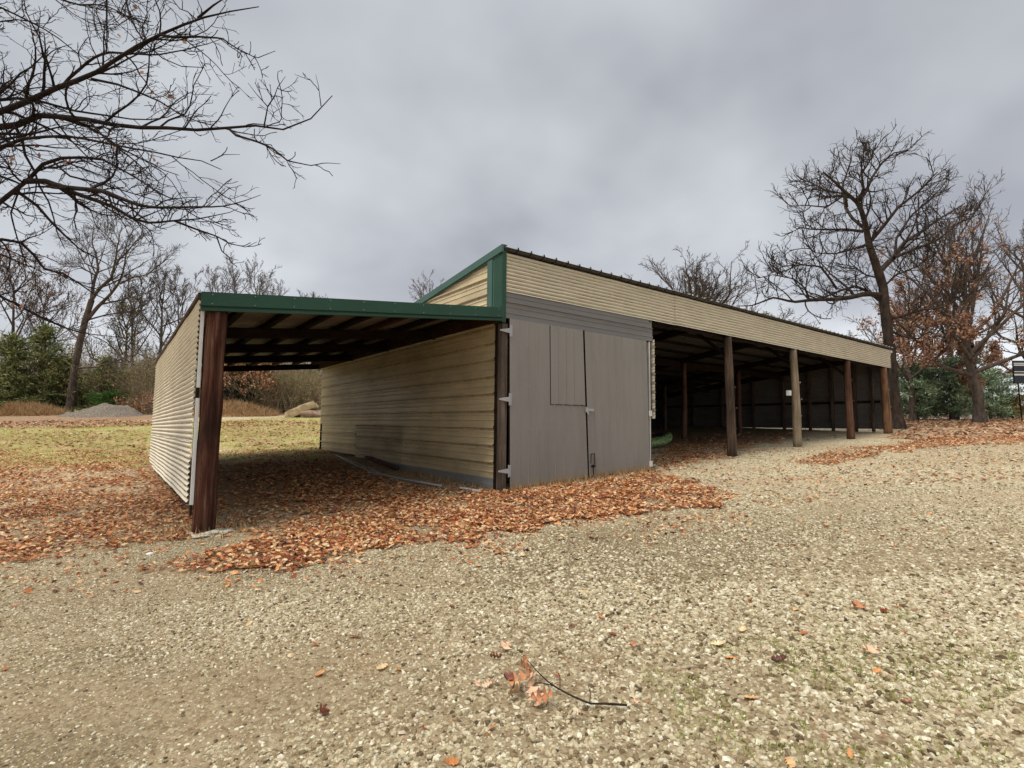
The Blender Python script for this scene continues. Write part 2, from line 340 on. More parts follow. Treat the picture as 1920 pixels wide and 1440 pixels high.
# ------------------------------------------------------------------ zones (world polygons found on the ground)
def poly(pts): return np.array([G(u,v)[:2] for u,v in pts])
def inpoly(P,x,y):
    c=np.zeros(x.shape,bool); n=len(P); j=n-1
    for i in range(n):
        xi,yi=P[i]; xj,yj=P[j]
        cond=((yi>y)!=(yj>y))&(x<(xj-xi)*(y-yi)/(yj-yi+1e-12)+xi); c^=cond; j=i
    return c
def zone(P,x,y,jit=.35,seed=1):
    s=1/(.3+jit)
    return inpoly(P,x+jit*2*(vnoise(x,y,s*1.5,seed)-.5)+jit*.8*(vnoise(x,y,s*6,seed+5)-.5),y+jit*2*(vnoise(x,y,s*1.5,seed+9)-.5)+jit*.8*(vnoise(x,y,s*6,seed+15)-.5)).astype(float)
LZ=[ # polygon, density 0-1, jitter
 (poly([(-300,900),(0,893),(120,885),(285,870),(350,935),(372,1000),(360,1012),(250,1022),(150,1048),(0,1056),(-300,1075)]),.62,.3),
 (poly([(240,1070),(330,1048),(420,1032),(500,1012),(565,1028),(545,1058),(400,1072),(290,1078)]),.8,.12),
 (poly([(612,862),(700,892),(800,918),(925,928),(1010,916),(1210,888),(1300,905),(1370,938),(1330,952),(1200,962),(1050,988),(900,1008),(760,1022),(640,1044),(560,1060),(505,1045),(525,995),(570,950),(540,905),(440,872)]),1.0,.26),
 (poly([(395,880),(560,872),(560,990),(500,1005),(420,1000),(395,990)]),.30,.4),
 (poly([(405,872),(600,862),(560,905),(415,905)]),.5,.3),
 (poly([(1225,850),(1280,822),(1386,812),(1480,812),(1500,822),(1400,838),(1330,862),(1250,880),(1218,895)]),.5,.3),
 (poly([(1490,868),(1560,846),(1700,832),(1800,822),(1990,800),(1990,828),(1760,838),(1640,852),(1560,872)]),.6,.3),
 (poly([(1684,822),(1686,790),(1740,784),(1990,784),(1990,815),(1750,832)]),.85,.5),
 (poly([(-200,806),(290,800),(290,789),(-200,789)]),.9,.6),
 (poly([(410,800),(600,800),(600,789),(410,789)]),.8,.6),
 (poly([(-200,875),(285,862),(285,808),(-200,812)]),.5,.8),
 (poly([(405,865),(602,855),(602,800),(405,800)]),.5,.8),
 (poly([(-300,1080),(0,1060),(250,1026),(620,1050),(1000,1010),(1400,950),(1400,985),(1000,1045),(620,1090),(200,1110),(-300,1130)]),.06,.3),
 (poly([(1220,895),(1500,865),(1990,840),(1990,905),(1600,925),(1400,960)]),.05,.5),
 (poly([(-300,862),(285,862),(285,885),(-300,895)]),.6,.6),
]
LAWN=[poly([(-500,880),(0,885),(285,872),(285,812),(0,816),(-500,820)]),poly([(405,868),(605,857),(605,792),(405,792)]),
      np.array([(-60,16.5),(-3,13),(14,13),(14,27),(-60,27)])]
def leafden(x,y):
    d=np.full(x.shape,.004)
    for i,(P,w,j) in enumerate(LZ):
        d=np.maximum(d,w*zone(P,x,y,j,i*7+1))
        if w>.4: d=np.maximum(d,w*.30*zone(P,x,y,j*2.2+.2,i*7+3)); d=np.maximum(d,w*.07*zone(P,x,y,j*5+.9,i*7+4))
    return d
def grassden(x,y):
    g=np.zeros(x.shape)
    for i,P in enumerate(LAWN): g=np.maximum(g,zone(P,x,y,.5,40+i))
    return g
# ground sheet
def axis(a,b,fine,lo,hi,growth=1.09):
    xs=list(np.arange(a,b,fine)); st=fine; x=a
    while x>lo: st*=growth; x-=st; xs.insert(0,x)
    st=fine; x=xs[-1]
    while x<hi: st*=growth; x+=st; xs.append(x)
    return np.array(xs)
xs=axis(-12,22,.11,-900,900); ys=axis(-8,14,.11,-300,900)
XX,YY=np.meshgrid(xs,ys,indexing='ij'); ZZ=H(XX,YY)
nx,ny=XX.shape
idx=np.arange(nx*ny).reshape(nx,ny)
Fq=np.stack([idx[:-1,:-1],idx[1:,:-1],idx[1:,1:],idx[:-1,1:]],-1).reshape(-1,4)
me=mesh_np('ground',np.stack([XX,YY,ZZ],-1).reshape(-1,3),Fq,4,True)
fx,fy=XX.ravel(),YY.ravel()
LD=leafden(fx,fy); GD=grassden(fx,fy)
far=(fy>30)|(fx>34)|(fx<-30); 
dz=np.zeros(fx.shape)
dz=np.maximum(dz,.9*zone(poly([(400,900),(520,880),(610,900),(560,1000),(520,1010),(400,1000)]),fx,fy,.3,60))
dz=np.maximum(dz,.7*zone(np.array([(-5,-.5),(4,-.6),(4,10),(-5,10)]),fx,fy,.4,61))
dz=np.maximum(dz,.7*zone(poly([(590,1235),(700,1215),(900,1200),(850,1235),(680,1255)]),fx,fy,.15,62))
dz=np.maximum(dz,.45*(vnoise(fx,fy,.5,71)>.62)); dz=np.maximum(dz,.6*((fy>12.5)&(fy<16)))
_al=fx*R[0]+fy*R[1]; _ac=fx*F[0]+fy*F[1]; dz=np.maximum(dz,.42*sstep(vnoise(_al*.22+7,_ac*1.1,1.,303),.55,.75)); dz=np.maximum(dz,.9*sstep(LD,.03,.3)*(LD<.6))
LG=np.clip(LD*(.0+1.1*(.6*vnoise(fx,fy,1.6,91)+.4*vnoise(fx,fy,4.5,92))),0,.7); LG=np.where(far&(GD<.5),.55,LG)
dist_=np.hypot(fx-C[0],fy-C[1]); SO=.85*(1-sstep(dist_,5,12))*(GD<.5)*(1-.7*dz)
ins=((fx>.1)&(fx<18.5)&(fy<10.3)); SO=np.maximum(SO,.9*ins*sstep(fy+1.2*vnoise(fx,fy,.8,88),2.2,4.2))  # dark earth tone over the shed floor also paints interior shade
for nm,arr in (('leaf',LG),('soil_shade',SO),('grass',np.clip(GD*.9,0,1)),('dirt',dz)):
    at_=me.attributes.new(nm,'FLOAT','POINT'); at_.data.foreach_set('value',arr.astype(np.float32))
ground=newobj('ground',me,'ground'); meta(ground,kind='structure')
# ------------------------------------------------------------------ gravel stones (real pebbles)
def island_mesh(name,T,Fc,pos,rotz,scale,tilt=None,kindmat='stones',parent=None,var=.25,smooth=True):
    """T k x 3 template, Fc m x s faces; instance arrays"""
    n=len(pos); k=len(T)
    V=np.repeat(T[None],n,0)*(1+var*(rng.random((n,k,1))-.5)*2)
    V=V*scale[:,None,:]
    if tilt is not None:
        a,b=tilt[:,0],tilt[:,1]
        ca,sa=np.cos(a)[:,None],np.sin(a)[:,None]; y=V[:,:,1]*ca-V[:,:,2]*sa; z=V[:,:,1]*sa+V[:,:,2]*ca; V=np.stack([V[:,:,0],y,z],-1)
        cb,sb=np.cos(b)[:,None],np.sin(b)[:,None]; x=V[:,:,0]*cb+V[:,:,2]*sb; z=-V[:,:,0]*sb+V[:,:,2]*cb; V=np.stack([x,V[:,:,1],z],-1)
    c,s=np.cos(rotz)[:,None],np.sin(rotz)[:,None]
    V=np.stack([V[:,:,0]*c-V[:,:,1]*s,V[:,:,0]*s+V[:,:,1]*c,V[:,:,2]],-1)+pos[:,None,:]
    FF=(Fc[None]+(np.arange(n)*k)[:,None,None]).reshape(-1,Fc.shape[1])
    me=mesh_np(name,V.reshape(-1,3),FF,Fc.shape[1],smooth)
    return newobj(name,me,kindmat,parent)
def dome():
    v=[(0,0,.75)]
    for k in range(6): a=k*math.pi/3; v.append((.68*math.cos(a),.68*math.sin(a),.5))
    for k in range(6): a=k*math.pi/3+.5; v.append((math.cos(a),math.sin(a),-.05))
    fs=[(0,1+k,1+(k+1)%6) for k in range(6)]
    for k in range(6):
        a,b=1+k,1+(k+1)%6; c,d=7+k,7+(k+1)%6
        fs+=[(a,c,b),(b,c,d)]
    return np.array(v),np.array(fs)
DT,DF=dome()
def frustum_pts(n,z0,z1,side=1.12):
    """random ground points, uniform in area, inside the photographed wedge between two distances"""
    z=np.sqrt(rng.random(n)*(z1*z1-z0*z0)+z0*z0); s=(rng.random(n)*2-1)*side
    P=C[None,:2]+F[None,:2]*z[:,None]+R[None,:2]*(z*s)[:,None]
    return P
def stones(n,z0,z1,r0,r1,thin=None):
    P=frustum_pts(n,z0,z1,1.5 if z0<4 else 1.3); x,y=P[:,0],P[:,1]
    ld=leafden(x,y); gd=grassden(x,y)
    patch=vnoise(x,y,.9,77); 
    ins=(x>.1)&(x<18.5)&(y<10.4)&(y+1.5*vnoise(x,y,.8,88)>3.2)
    alng=x*R[0]+y*R[1]; acr=x*F[0]+y*F[1]; rut=vnoise(alng*.22+7,acr*1.1,1.,303)
    keep=~(ins&(rng.random(n)<.9))&(rng.random(n)<1-.4*sstep(rut,.55,.75))&(gd<.5)&(rng.random(n)<np.where(ld>.4,.25,1.))&~((x>-4.3)&(x<0)&(y>.4)&(y<10)&(rng.random(n)<.7))&(rng.random(n)<.30+.75*patch)
    x,y=x[keep],y[keep]; patch=patch[keep]; m=len(x)
    right=np.clip((x+5.0)*.35+.3-(y+6)*.12,0,1)
    r=(r0+(r1-r0)*rng.random(m)**2.8)*(.62+.50*right)*(.8+.45*patch)
    pos=np.stack([x,y,H(x,y)-.15*r*rng.random(m)],-1)
    sc=np.stack([r*(1+.6*rng.random(m)),r*(.65+.4*rng.random(m)),r*(.65+.7*rng.random(m))],-1)
    return pos,rng.random(m)*6.28,sc,(rng.random((m,2))-.5)*.7
pp=[stones(180000,1.1,4.2,.0048,.0175),stones(145000,4.2,8.,.007,.017),stones(70000,8.,16.,.010,.021)]
gs=island_mesh('gravel_stones',DT,DF,*[np.concatenate([p[i] for p in pp]) for i in range(3)],tilt=np.concatenate([p[3] for p in pp]),var=.28,smooth=False)
meta(gs,'loose pale tan and grey gravel stones covering the driveway','gravel',kind='stuff')
# ------------------------------------------------------------------ leaves
def leaf_template():
    # lobed oak leaf along +x: midrib (5) + outline both sides
    xs_=[0,.14,.24,.36,.46,.58,.68,.82,1.0]; w=[.02,.20,.09,.30,.13,.34,.15,.24,.03]
    v=[];fs=[]
    for x,ww in zip(xs_,w): v.append((x-.5,ww,.10*ww/.3)); v.append((x-.5,0,-.02)); v.append((x-.5,-ww,.10*ww/.3))
    for i in range(8):
        a=i*3; fs+=[(a,a+3,a+4),(a,a+4,a+1),(a+1,a+4,a+5),(a+1,a+5,a+2)]
    v=np.array(v); v[:,2]+=.35*v[:,0]**2
    return v,np.array(fs)
LT,LF=leaf_template()
def leaves(n,z0,z1,size,mx=1.0,region=None):
    P=frustum_pts(n,z0,z1,1.3); x,y=P[:,0],P[:,1]; k=rng.random(n)<leafden(x,y)*mx*np.clip(-.16+1.65*(.6*vnoise(x,y,1.6,91)+.4*vnoise(x,y,4.5,92)),0,1)
    inside=(x>.1)&(x<4)&(y>-.05)&(y<10.2)
    k&=~inside
    x,y=x[k],y[k]; m=len(x); s=size*(.6+.7*rng.random(m))
    pos=np.stack([x,y,H(x,y)+.012+.03*rng.random(m)*(leafden(x,y)>.5)],-1)
    sc=np.stack([s,s*(.8+.5*rng.random(m)),s*(.3+1.9*rng.random(m)**1.5)*np.where(rng.random(m)<.4,-1,1)],-1)
    return pos,rng.random(m)*6.28,sc,(rng.random((m,2))-.5)*np.array([1.1,1.0])
pl=[leaves(170000,1.6,9.5,.060),leaves(185000,9.5,17,.070,.7)]
lo=island_mesh('leaf_litter',LT,LF,*[np.concatenate([p[i] for p in pl]) for i in range(3)],tilt=np.concatenate([p[3] for p in pl]),kindmat='leaves',var=.06,smooth=False)
meta(lo,'drifts of curled russet and orange dry oak leaves on the ground round the shed','leaf litter',kind='stuff')
pl=leaves(170000,17,40,.15,.6)
QT=np.array([(-.5,0,0),(0,.28,.05),(.5,0,.1),(0,-.28,.05)]); QF=np.array([(0,1,2),(0,2,3)])
lo=island_mesh('far_leaf_litter',QT,QF,pl[0],pl[1],pl[2],tilt=pl[3],kindmat='leaves_far',var=.2,smooth=False)
meta(lo,'scattered tan and brown fallen leaves over the far lawn and verge','leaf litter',kind='stuff')
# grass: lawn tufts + weeds in gravel
def blades(n,P,hgt,mat,name,label,kind='stuff',lay=.25):
    x,y=P[:,0],P[:,1]; m=len(x); BT=np.array([(-.5,0,0),(.5,0,0),(.1,.35,1.)]); BF=np.array([(0,1,2)])
    s=hgt*(.5+rng.random(m)); pos=np.stack([x,y,H(x,y)-.003],-1)
    sc=np.stack([s*.16+.002,s*(rng.random(m)*2-.3),s],-1)
    o=island_mesh(name,BT,BF,pos,rng.random(m)*6.28,sc,tilt=rng.normal(size=(m,2))*lay,kindmat=mat,var=.1,smooth=False); return meta(o,label,'grass',kind=kind)
P=frustum_pts(260000,14,40,1.15); P=P[(grassden(P[:,0],P[:,1])>.5)&(rng.random(len(P))<.25+.75*vnoise(P[:,0],P[:,1],.5,5))]
blades(0,P,.07,'grass','lawn_grass','short patchy yellow green lawn grass behind the carport')
WZ=poly([(1180,1270),(1290,1215),(1450,1170),(1700,1120),(1920,1090),(2050,1200),(2050,1480),(1200,1480)])
P=frustum_pts(260000,1.7,7,1.15); w=zone(WZ,P[:,0],P[:,1],.3,33)
pt=vnoise(P[:,0],P[:,1],2.6,12)*.6+vnoise(P[:,0],P[:,1],9,13)*.4
P1=P[(w>.5)&(pt>.47)&(rng.random(len(P))<.95)]; P2=P[(w<.5)&(pt>.72)&(rng.random(len(P))<.06)]
blades(0,np.concatenate([P1,P2]),.023,'weed','gravel_weeds','small green weed and grass tufts growing through the gravel',lay=.75)
P=np.stack([rng.random(900)*3.9,-.12-rng.random(900)*.25],-1); P=np.concatenate([P,np.stack([-.05-rng.random(300)*.4,rng.random(300)*3],-1),np.stack([-4.4+rng.normal(0,.3,300),.1+rng.normal(0,.25,300)],-1)])
blades(0,P,.09,'drygrass','dry_weeds','thin dry weeds along the foot of the grey doors')
print('ground',time.time()-T0)
# ------------------------------------------------------------------ SHED
HT=4.235; HB=3.495; YD=10.25; RS=.122
LEN=18.45
def ztop(Y): return HT-RS*Y
shed=thing('pole_shed','long open fronted metal pole shed with beige fascia and grey double doors','shed',(0,0,0))
# fascia (horizontal sine ribs)
m=MB()
for (a,b,dz_,dy) in ((.025,4.93,0,0),(4.90,11.0,.004,.004),(10.97,LEN,-.004,.002)):
    corr((a,-.075-dy,HB+dz_),(1,0,0),(0,0,1),(0,-1,0),b-a,HT-.03-HB,.012,.068,'sine',24,.004,m,0,8)
for xx in np.arange(.25,LEN,.61):
    for zz in (HB+.068*1.5,HB+.068*5.5,HB+.068*9.5): m.box((xx-.006,-.096,zz-.006),(xx+.006,-.085,zz+.006),1)
meta(m.build('fascia',['beige','steel'],shed,False),'beige corrugated metal fascia above the openings')
# gutter like end bracket
m=MB(); m.box((LEN,-.10,HT-.14),(LEN+.16,.02,HT-.05)); m.box((LEN+.02,-.06,HT-.24),(LEN+.10,.0,HT-.14)); m.build('end_bracket','white',shed,bevel=.01)
# roof
m=MB()
sl=math.hypot(1,RS); L_=(YD+.45)*sl
corr((-.04,-.15,HT+.024+RS*.15),(0,1/sl,-RS/sl),(1,0,0),(0,0,1),L_,LEN+.22,.042,.305,'flatrib',6,0,m,0)
corr((-.04,-.148,HT+.0+RS*.148),(0,1/sl,-RS/sl),(1,0,0),(0,0,1),L_,LEN+.22,.042,.305,'flatrib',2,0,m,1)  # second sheet added in a dark colour for the shade under the roof
m.build('roof',['roof','roof_shade'],shed)
# green rake trim + corner trim
m=MB(); 
def rake(mm,y0,y1,z0,z1,x0,x1,mi=0):
    mm.hexa([(x0,y0,ztop(y0)+z0),(x1,y0,ztop(y0)+z0),(x1,y1,ztop(y1)+z0),(x0,y1,ztop(y1)+z0),(x0,y0,ztop(y0)+z1),(x1,y0,ztop(y0)+z1),(x1,y1,ztop(y1)+z1),(x0,y1,ztop(y1)+z1)],mi)
rake(m,-.12,YD+.3,-.06,.075,-.10,-.055); rake(m,-.12,YD+.3,.0665,.078,-.054,.02)
rake(m,-.0,YD+.3,-.085,-.06,-.075,-.055)
m.build('rake_trim','green_soft',shed,bevel=.004)
m=MB(); m.box((-.07,-.10,2.93),(.022,-.080,HT-.01)); m.box((-.07,-.080,2.93),(-.045,.16,HT-.03)); m.build('corner_trim','green',shed,bevel=.004)
m=MB(); m.box((-.085,.20,3.16),(-.05,.36,ztop(.3)-.06)); m.box((-.065,.16,3.16),(-.048,.20,ztop(.3)-.06)); m.build('side_trim','green_soft',shed,bevel=.004)
# side wall X=0 (major ribs) upper gable + lower wall
P12=.305
wb=lambda y: .0+.028*y*.6   # bottom
m=MB()
corr((-.03,.12,.17),(0,1,0),(0,0,1),(-1,0,0),YD-.12,HT-.17,-.001,1,'flatrib',2,0,MB(),0)
def wallseg(y0,y1,z0,z1,off,mi,topf=None,botf=None,nu=14,amp=.042):
    corr((-.03-off,y0,z0),(0,1,0),(0,0,1),(-1,0,0),y1-y0,z1-z0,amp,P12,'rib',nu,.003,m,mi,8,topf,botf)
z0=.20
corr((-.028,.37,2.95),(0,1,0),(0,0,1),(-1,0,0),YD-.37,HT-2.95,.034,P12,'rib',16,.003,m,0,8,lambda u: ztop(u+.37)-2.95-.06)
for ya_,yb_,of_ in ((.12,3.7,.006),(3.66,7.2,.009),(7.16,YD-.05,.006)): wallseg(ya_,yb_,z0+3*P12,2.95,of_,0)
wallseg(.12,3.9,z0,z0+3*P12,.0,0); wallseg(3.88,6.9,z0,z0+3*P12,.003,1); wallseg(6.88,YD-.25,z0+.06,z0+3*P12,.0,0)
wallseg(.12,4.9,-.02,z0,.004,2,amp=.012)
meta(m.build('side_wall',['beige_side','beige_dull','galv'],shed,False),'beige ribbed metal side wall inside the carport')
# rear corner post of side wall, corner (hinge) post
m=MB(); m.tube([(.06,YD-.05,-.05),(.06,YD-.05,2.9)],.09,10); o=m.build('rear_post','beam',shed,True); 
m=MB(); m.box((-.048,-.082,-.06),(.078,.10,2.92)); o=m.build('hinge_post','post_pole',shed,bevel=.006)
m=MB(); m.box((-.072,.035,-.06),(-.050,.10,2.92)); m.build('jamb_board','beam',shed,bevel=.005)
# door header panels
m=MB()
for i,(za,zb,off) in enumerate(((3.32,3.495,.0),(3.13,3.335,.012),(3.02,3.145,.024))):
    xr=4.06
    corr((.025,-.068-off,za),(1,0,0),(0,0,1),(0,-1,0),xr-.025,zb-za,.024,.19,'plank',12,.002,m,0)
    m.box((.025,-.062-off,za-.012),(xr,-.05,za-.001),1)
m.build('door_header',['grey_head','black'],shed)
# doors
def door(x0t,x0b,x1t,x1b,zb0,zb1,zt,hatch=False):
    root=None
    m=MB(); pitch=.215; x=x0b
    yb,yf=-.085,-.125
    # front skin: vertical ribs, built as grid u up, v across with slanted edges
    nv=[];
    k=0; vv=[];pr=[]
    wd=x1b-x0b
    while k*pitch<wd:
        for a,b in ((0,0),(.86,0),(.90,1),(.95,1)):
            t=(k+a)*pitch
            if t<=wd: vv.append(t/wd); pr.append(b*.012)
        k+=1
    vv.append(1.);pr.append(0.)
    vs=[];N=len(vv);nu=8
    for i in range(nu+1):
        s=i/nu
        for t,p in zip(vv,pr):
            xb=x0b+(x1b-x0b)*t; xt=x0t+(x1t-x0t)*t; zb=zb0+(zb1-zb0)*t
            vs.append((xb+(xt-xb)*s,yf-p-.002*math.sin(5*s+9*t),zb+(zt-zb)*s))
    m.add(vs,[(i*N+j,i*N+j+1,(i+1)*N+j+1,(i+1)*N+j) for i in range(nu) for j in range(N-1)],0)
    m.hexa([(x0b,yf+.002,zb0),(x1b,yf+.002,zb1),(x1b,yb,zb1),(x0b,yb,zb0),(x0t,yf+.002,zt),(x1t,yf+.002,zt),(x1t,yb,zt),(x0t,yb,zt)],1)
    # screws
    for zz in (.25,1.0,1.75,2.5):
        for k in range(int(wd/pitch)+1):
            t=(k*pitch+.03)/wd
            if t<1:
                s=(zz+.02*math.sin(k*7))/3.; xb=x0b+wd*t; xt=x0t+(x1t-x0t)*t; xx=xb+(xt-xb)*s; z=zb0+(zb1-zb0)*t+(zt-zb0)*s
                m.box((xx-.005,yf-.008,z-.005),(xx+.005,yf-.001,z+.005),2)
    for s in np.arange(.03,1,.085):
        for (xb,xt,zb) in ((x0b+.02,x0t+.02,zb0),(x1b-.02,x1t-.02,zb1)):
            xx=xb+(xt-xb)*s; z=zb+(zt-zb)*s; m.box((xx-.005,yf-.008,z-.005),(xx+.005,yf-.001,z+.005),2)
    return m.build('door',['grey_door','beam','steel'],shed)
dl=door(.085,.13,1.875,2.015,.03,.145,3.012); meta(dl,'left grey door leaf with square hatch')
dr=door(1.925,2.05,3.80,3.885,.15,.215,3.008); meta(dr,'right grey door leaf with plain ribbed face')
# hatch on the left leaf: seams (thin dark reveals standing as a framed panel)
m=MB(); yh=-.136
m.hexa([(1.05,yh,1.53),(1.93,yh,1.54),(1.93,-.126,1.54),(1.05,-.126,1.53),(1.025,yh,2.99),(1.865,yh,2.99),(1.865,-.126,2.99),(1.025,-.126,2.99)],0)
for xr in (1.235,1.44,1.645):
    m.hexa([(xr,yh-.007,1.55),(xr+.02,yh-.007,1.55),(xr+.02,yh+.001,1.55),(xr,yh+.001,1.55),(xr-.02,yh-.007,2.97),(xr,yh-.007,2.97),(xr,yh+.001,2.97),(xr-.02,yh+.001,2.97)],0)
m.box((1.045,-.1335,1.520),(1.935,-.127,1.530),1)
m.hexa([(1.038,-.1345,1.52),(1.048,-.1345,1.52),(1.048,-.127,1.52),(1.038,-.127,1.52),(1.013,-.1345,3.0),(1.023,-.1345,3.0),(1.023,-.127,3.0),(1.013,-.127,3.0)],1)
for k in range(5):
    for zz in (1.57,2.25,2.95): m.box((1.08+k*.19-.005,yh-.006,zz),(1.08+k*.19+.005,yh+.001,zz+.01),2)
h_=m.build('hatch',['grey_door','black','steel'],dl); meta(h_,'square hatch panel set in the left door')
# hinges
for zc in (2.79,1.58,.34):
    m=MB(); m.box((.09,-.142,zc-.10),(.135,-.132,zc+.10)); m.box((.078,-.148,zc-.105),(.092,-.132,zc+.105))
    m.hexa([(-.10,-.095,zc-.012),(.08,-.140,zc-.045),(.08,-.134,zc-.045),(-.10,-.089,zc-.012),(-.10,-.095,zc+.012),(.08,-.140,zc+.045),(.08,-.134,zc+.045),(-.10,-.089,zc+.012)])
    for (x,z) in ((.11,.06),(.11,-.06),(.04,0)): m.box((x-.006,-.148,zc+z-.006),(x+.006,-.14,zc+z+.006))
    m.build('hinge','steel',dl,bevel=.002)
for zc in (1.42,.33):
    m=MB(); m.box((3.86,-.14,zc-.06),(3.96,-.128,zc+.06)); m.build('hinge','white',dr,bevel=.002)
# latch and cane bolt
m=MB(); m.box((1.97,-.15,1.42),(2.16,-.134,1.47)); m.box((1.94,-.165,1.40),(1.985,-.13,1.50)); m.tube([(1.96,-.16,1.42),(1.96,-.18,1.36),(1.985,-.18,1.36),(1.985,-.16,1.42)],.006,6); m.build('hasp','steel',dr,bevel=.003)
m=MB(); m.tube([(2.08,-.15,.58),(2.16,-.155,.60),(2.17,-.155,.40),(2.14,-.155,.36),(2.14,-.155,.02)],.010,6); m.box((2.10,-.165,.33),(2.18,-.132,.37)); m.tube([(2.08,-.15,.58),(2.07,-.15,.40)],.008,6); m.build('cane_bolt','beam',dr)
# right jamb post, trim
m=MB(); m.box((3.93,-.10,.10),(3.955,-.02,3.0)); m.build('jamb_trim','white',shed,bevel=.003)
m=MB(); m.box((3.957,-.07,-.0),(4.03,.06,3.49)); m.build('jamb_post','post_grey',shed,bevel=.006)
# partition walls (corrugated, edge on)
m=MB()
corr((4.06,-.14,1.31),(0,1,0),(0,0,1),(1,0,0),YD+.04,1.75,.034,.20,'rib',6,0,m,0)
corr((4.05,.12,.12),(0,1,0),(0,0,1),(1,0,0),YD-.22,1.22,.010,.068,'sine',4,0,m,1)  # dark lower sheet stands in for an opening in shade
corr((4.10,.12,1.3),(0,1,0),(0,0,1),(1,0,0),YD-.22,1.8,.004,.068,'sine',4,0,m,1)
corr((4.05,.12,3.0),(0,1,0),(0,0,1),(1,0,0),YD-.22,1.2,.010,.068,'sine',6,0,m,1,8,lambda u: max(.05,ztop(u+.12)-3.12))
m.build('partition_wall',['cream','inner_shade'],shed,True)
# bays: front posts
pdat=[(7.32,(1364,640),(1373,853),.115,'post_grey','brown split log post'),(10.98,(1487,664),(1496,837),.118,'post_pale','pale weathered grey log post'),(14.64,(1588,682),(1595,826),.115,'post_red','slim reddish log post'),(18.25,(1656,692),(1665,809),.135,'post_tan','thick tan log post at the far end')]
def logpost(x0,x1,y,zb,zt,r,mat,name='front_post',parent=None,sides=12,lab=None):
    m=MB(); n_=12; pts=[];rr=[]
    for i in range(n_+1):
        s=i/n_; pts.append((x0+(x1-x0)*s+.012*math.sin(s*5+x0),y+.01*math.sin(s*4+2*x0),zb+(zt-zb)*s)); rr.append(r*(1.08-.2*s+.03*math.sin(s*9+x0)))
    m.tube(pts,rr,sides,0,True,.05)
    for k in range(3):
        s=.3+.2*k+.07*math.sin(x0*3+k); a=-1.2+k; p=pts[int(s*n_)]
        m.tube([(p[0]+r*.8*math.cos(a),p[1]-r*.7,p[2]),(p[0]+r*1.05*math.cos(a),p[1]-r*1.08,p[2]+.02)],[.03,.018],6)
    o=m.build(name,mat,parent,True)
    if lab: o['label']=lab
    return o
posts=[]
for (x,tp,bt,r,mt,lab) in pdat:
    pt_=onY(tp[0],tp[1],0); pb=onY(bt[0],bt[1],0)
    posts.append(logpost(pb[0],pt_[0]+.0,0.0,float(H(x,0))-.1,HB-.015,r,mt,'front_post',shed,12,lab))
# junction box on 2nd post
m=MB(); q=onY(1479,737,.0); m.box((q[0]-.06,-.05,q[2]-.075),(q[0]+.06,.05,q[2]+.075)); o=m.build('junction_box','white',posts[1],bevel=.006)
# inner posts
for x in (7.32,10.98,14.64):
    for y in (4.0,7.6):
        logpost(x,x+.05,y,float(H(x,y))-.1,ztop(y)-.3,.09,'post_red' if y<5 else 'post_grey','inner_post',shed,10)
# beams
def bm(name,p,q,w,h,mat='beam',parent=None):
    m=MB(); m.beam(p,q,w,h); return m.build(name,mat,parent or shed,bevel=.004)
bm('front_beam',(.1,.10,3.58),(LEN-.05,.10,3.58),.05,.26,'beam'); bm('front_beam',(.1,.01,4.1),(LEN-.05,.01,4.1),.05,.2,'beam')
for y in (4.0,7.6,YD-.1): bm('cross_beam',(4.15,y+.1,ztop(y)-.34),(LEN-.1,y+.1,ztop(y)-.34),.05,.24)
for x in (.1,4.16,7.32,10.98,14.64,18.3):
    bm('rafter',(x,.16,ztop(.16)-.20),(x,YD-.1,ztop(YD-.1)-.20),.09,.20)
for i in range(13):
    y=.45+i*.80
    if y<YD: bm('purlin',(.15,y,ztop(y)-.055),(LEN-.1,y,ztop(y)-.055),.14 if i!=1 else .2,.045,'beam_red' if i in (1,) else 'beam')
for x in (7.32,10.98,14.64): bm('knee_brace',(x,.1,3.0),(x+.0,1.1,3.85),.04,.09,'beam')
# end wall and back wall
m=MB()
corr((18.42,.2,1.14),(0,1,0),(0,0,1),(-1,0,0),YD-.2,3.2,.0085,.068,'sine',14,.004,m,0,8,lambda u: ztop(u+.2)-1.14-.005)
corr((18.48,.0,1.14),(0,1,0),(0,0,1),(1,0,0),YD,3.2,.0085,.068,'sine',10,.004,m,0,8,lambda u: ztop(u)-1.14-.05)
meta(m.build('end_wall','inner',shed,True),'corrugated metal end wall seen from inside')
for y in (.55,1.15,2.0,2.9,4.0,5.4,7.0,8.6): bm('stud',(18.33,y,1.02),(18.33,y,ztop(y)-.3),.14,.09,'post_grey')
bm('girt',(18.37,.3,2.2),(18.37,YD,2.2),.04,.09,'beam'); 
m=MB(); corr((0,YD,.1),(1,0,0),(0,0,1),(0,-1,0),LEN,3.0,.0085,.068,'sine',20,.003,m,0,8,None,lambda u:.0539*u+.03)
m.build('back_wall','inner_shade',shed,True)
for i in range(9): bm('back_stud',(2.+i*2.0,YD-.09,float(H(2+i*2.,YD))-.05),(2.+i*2.0,YD-.09,2.85),.09,.09,'beam')
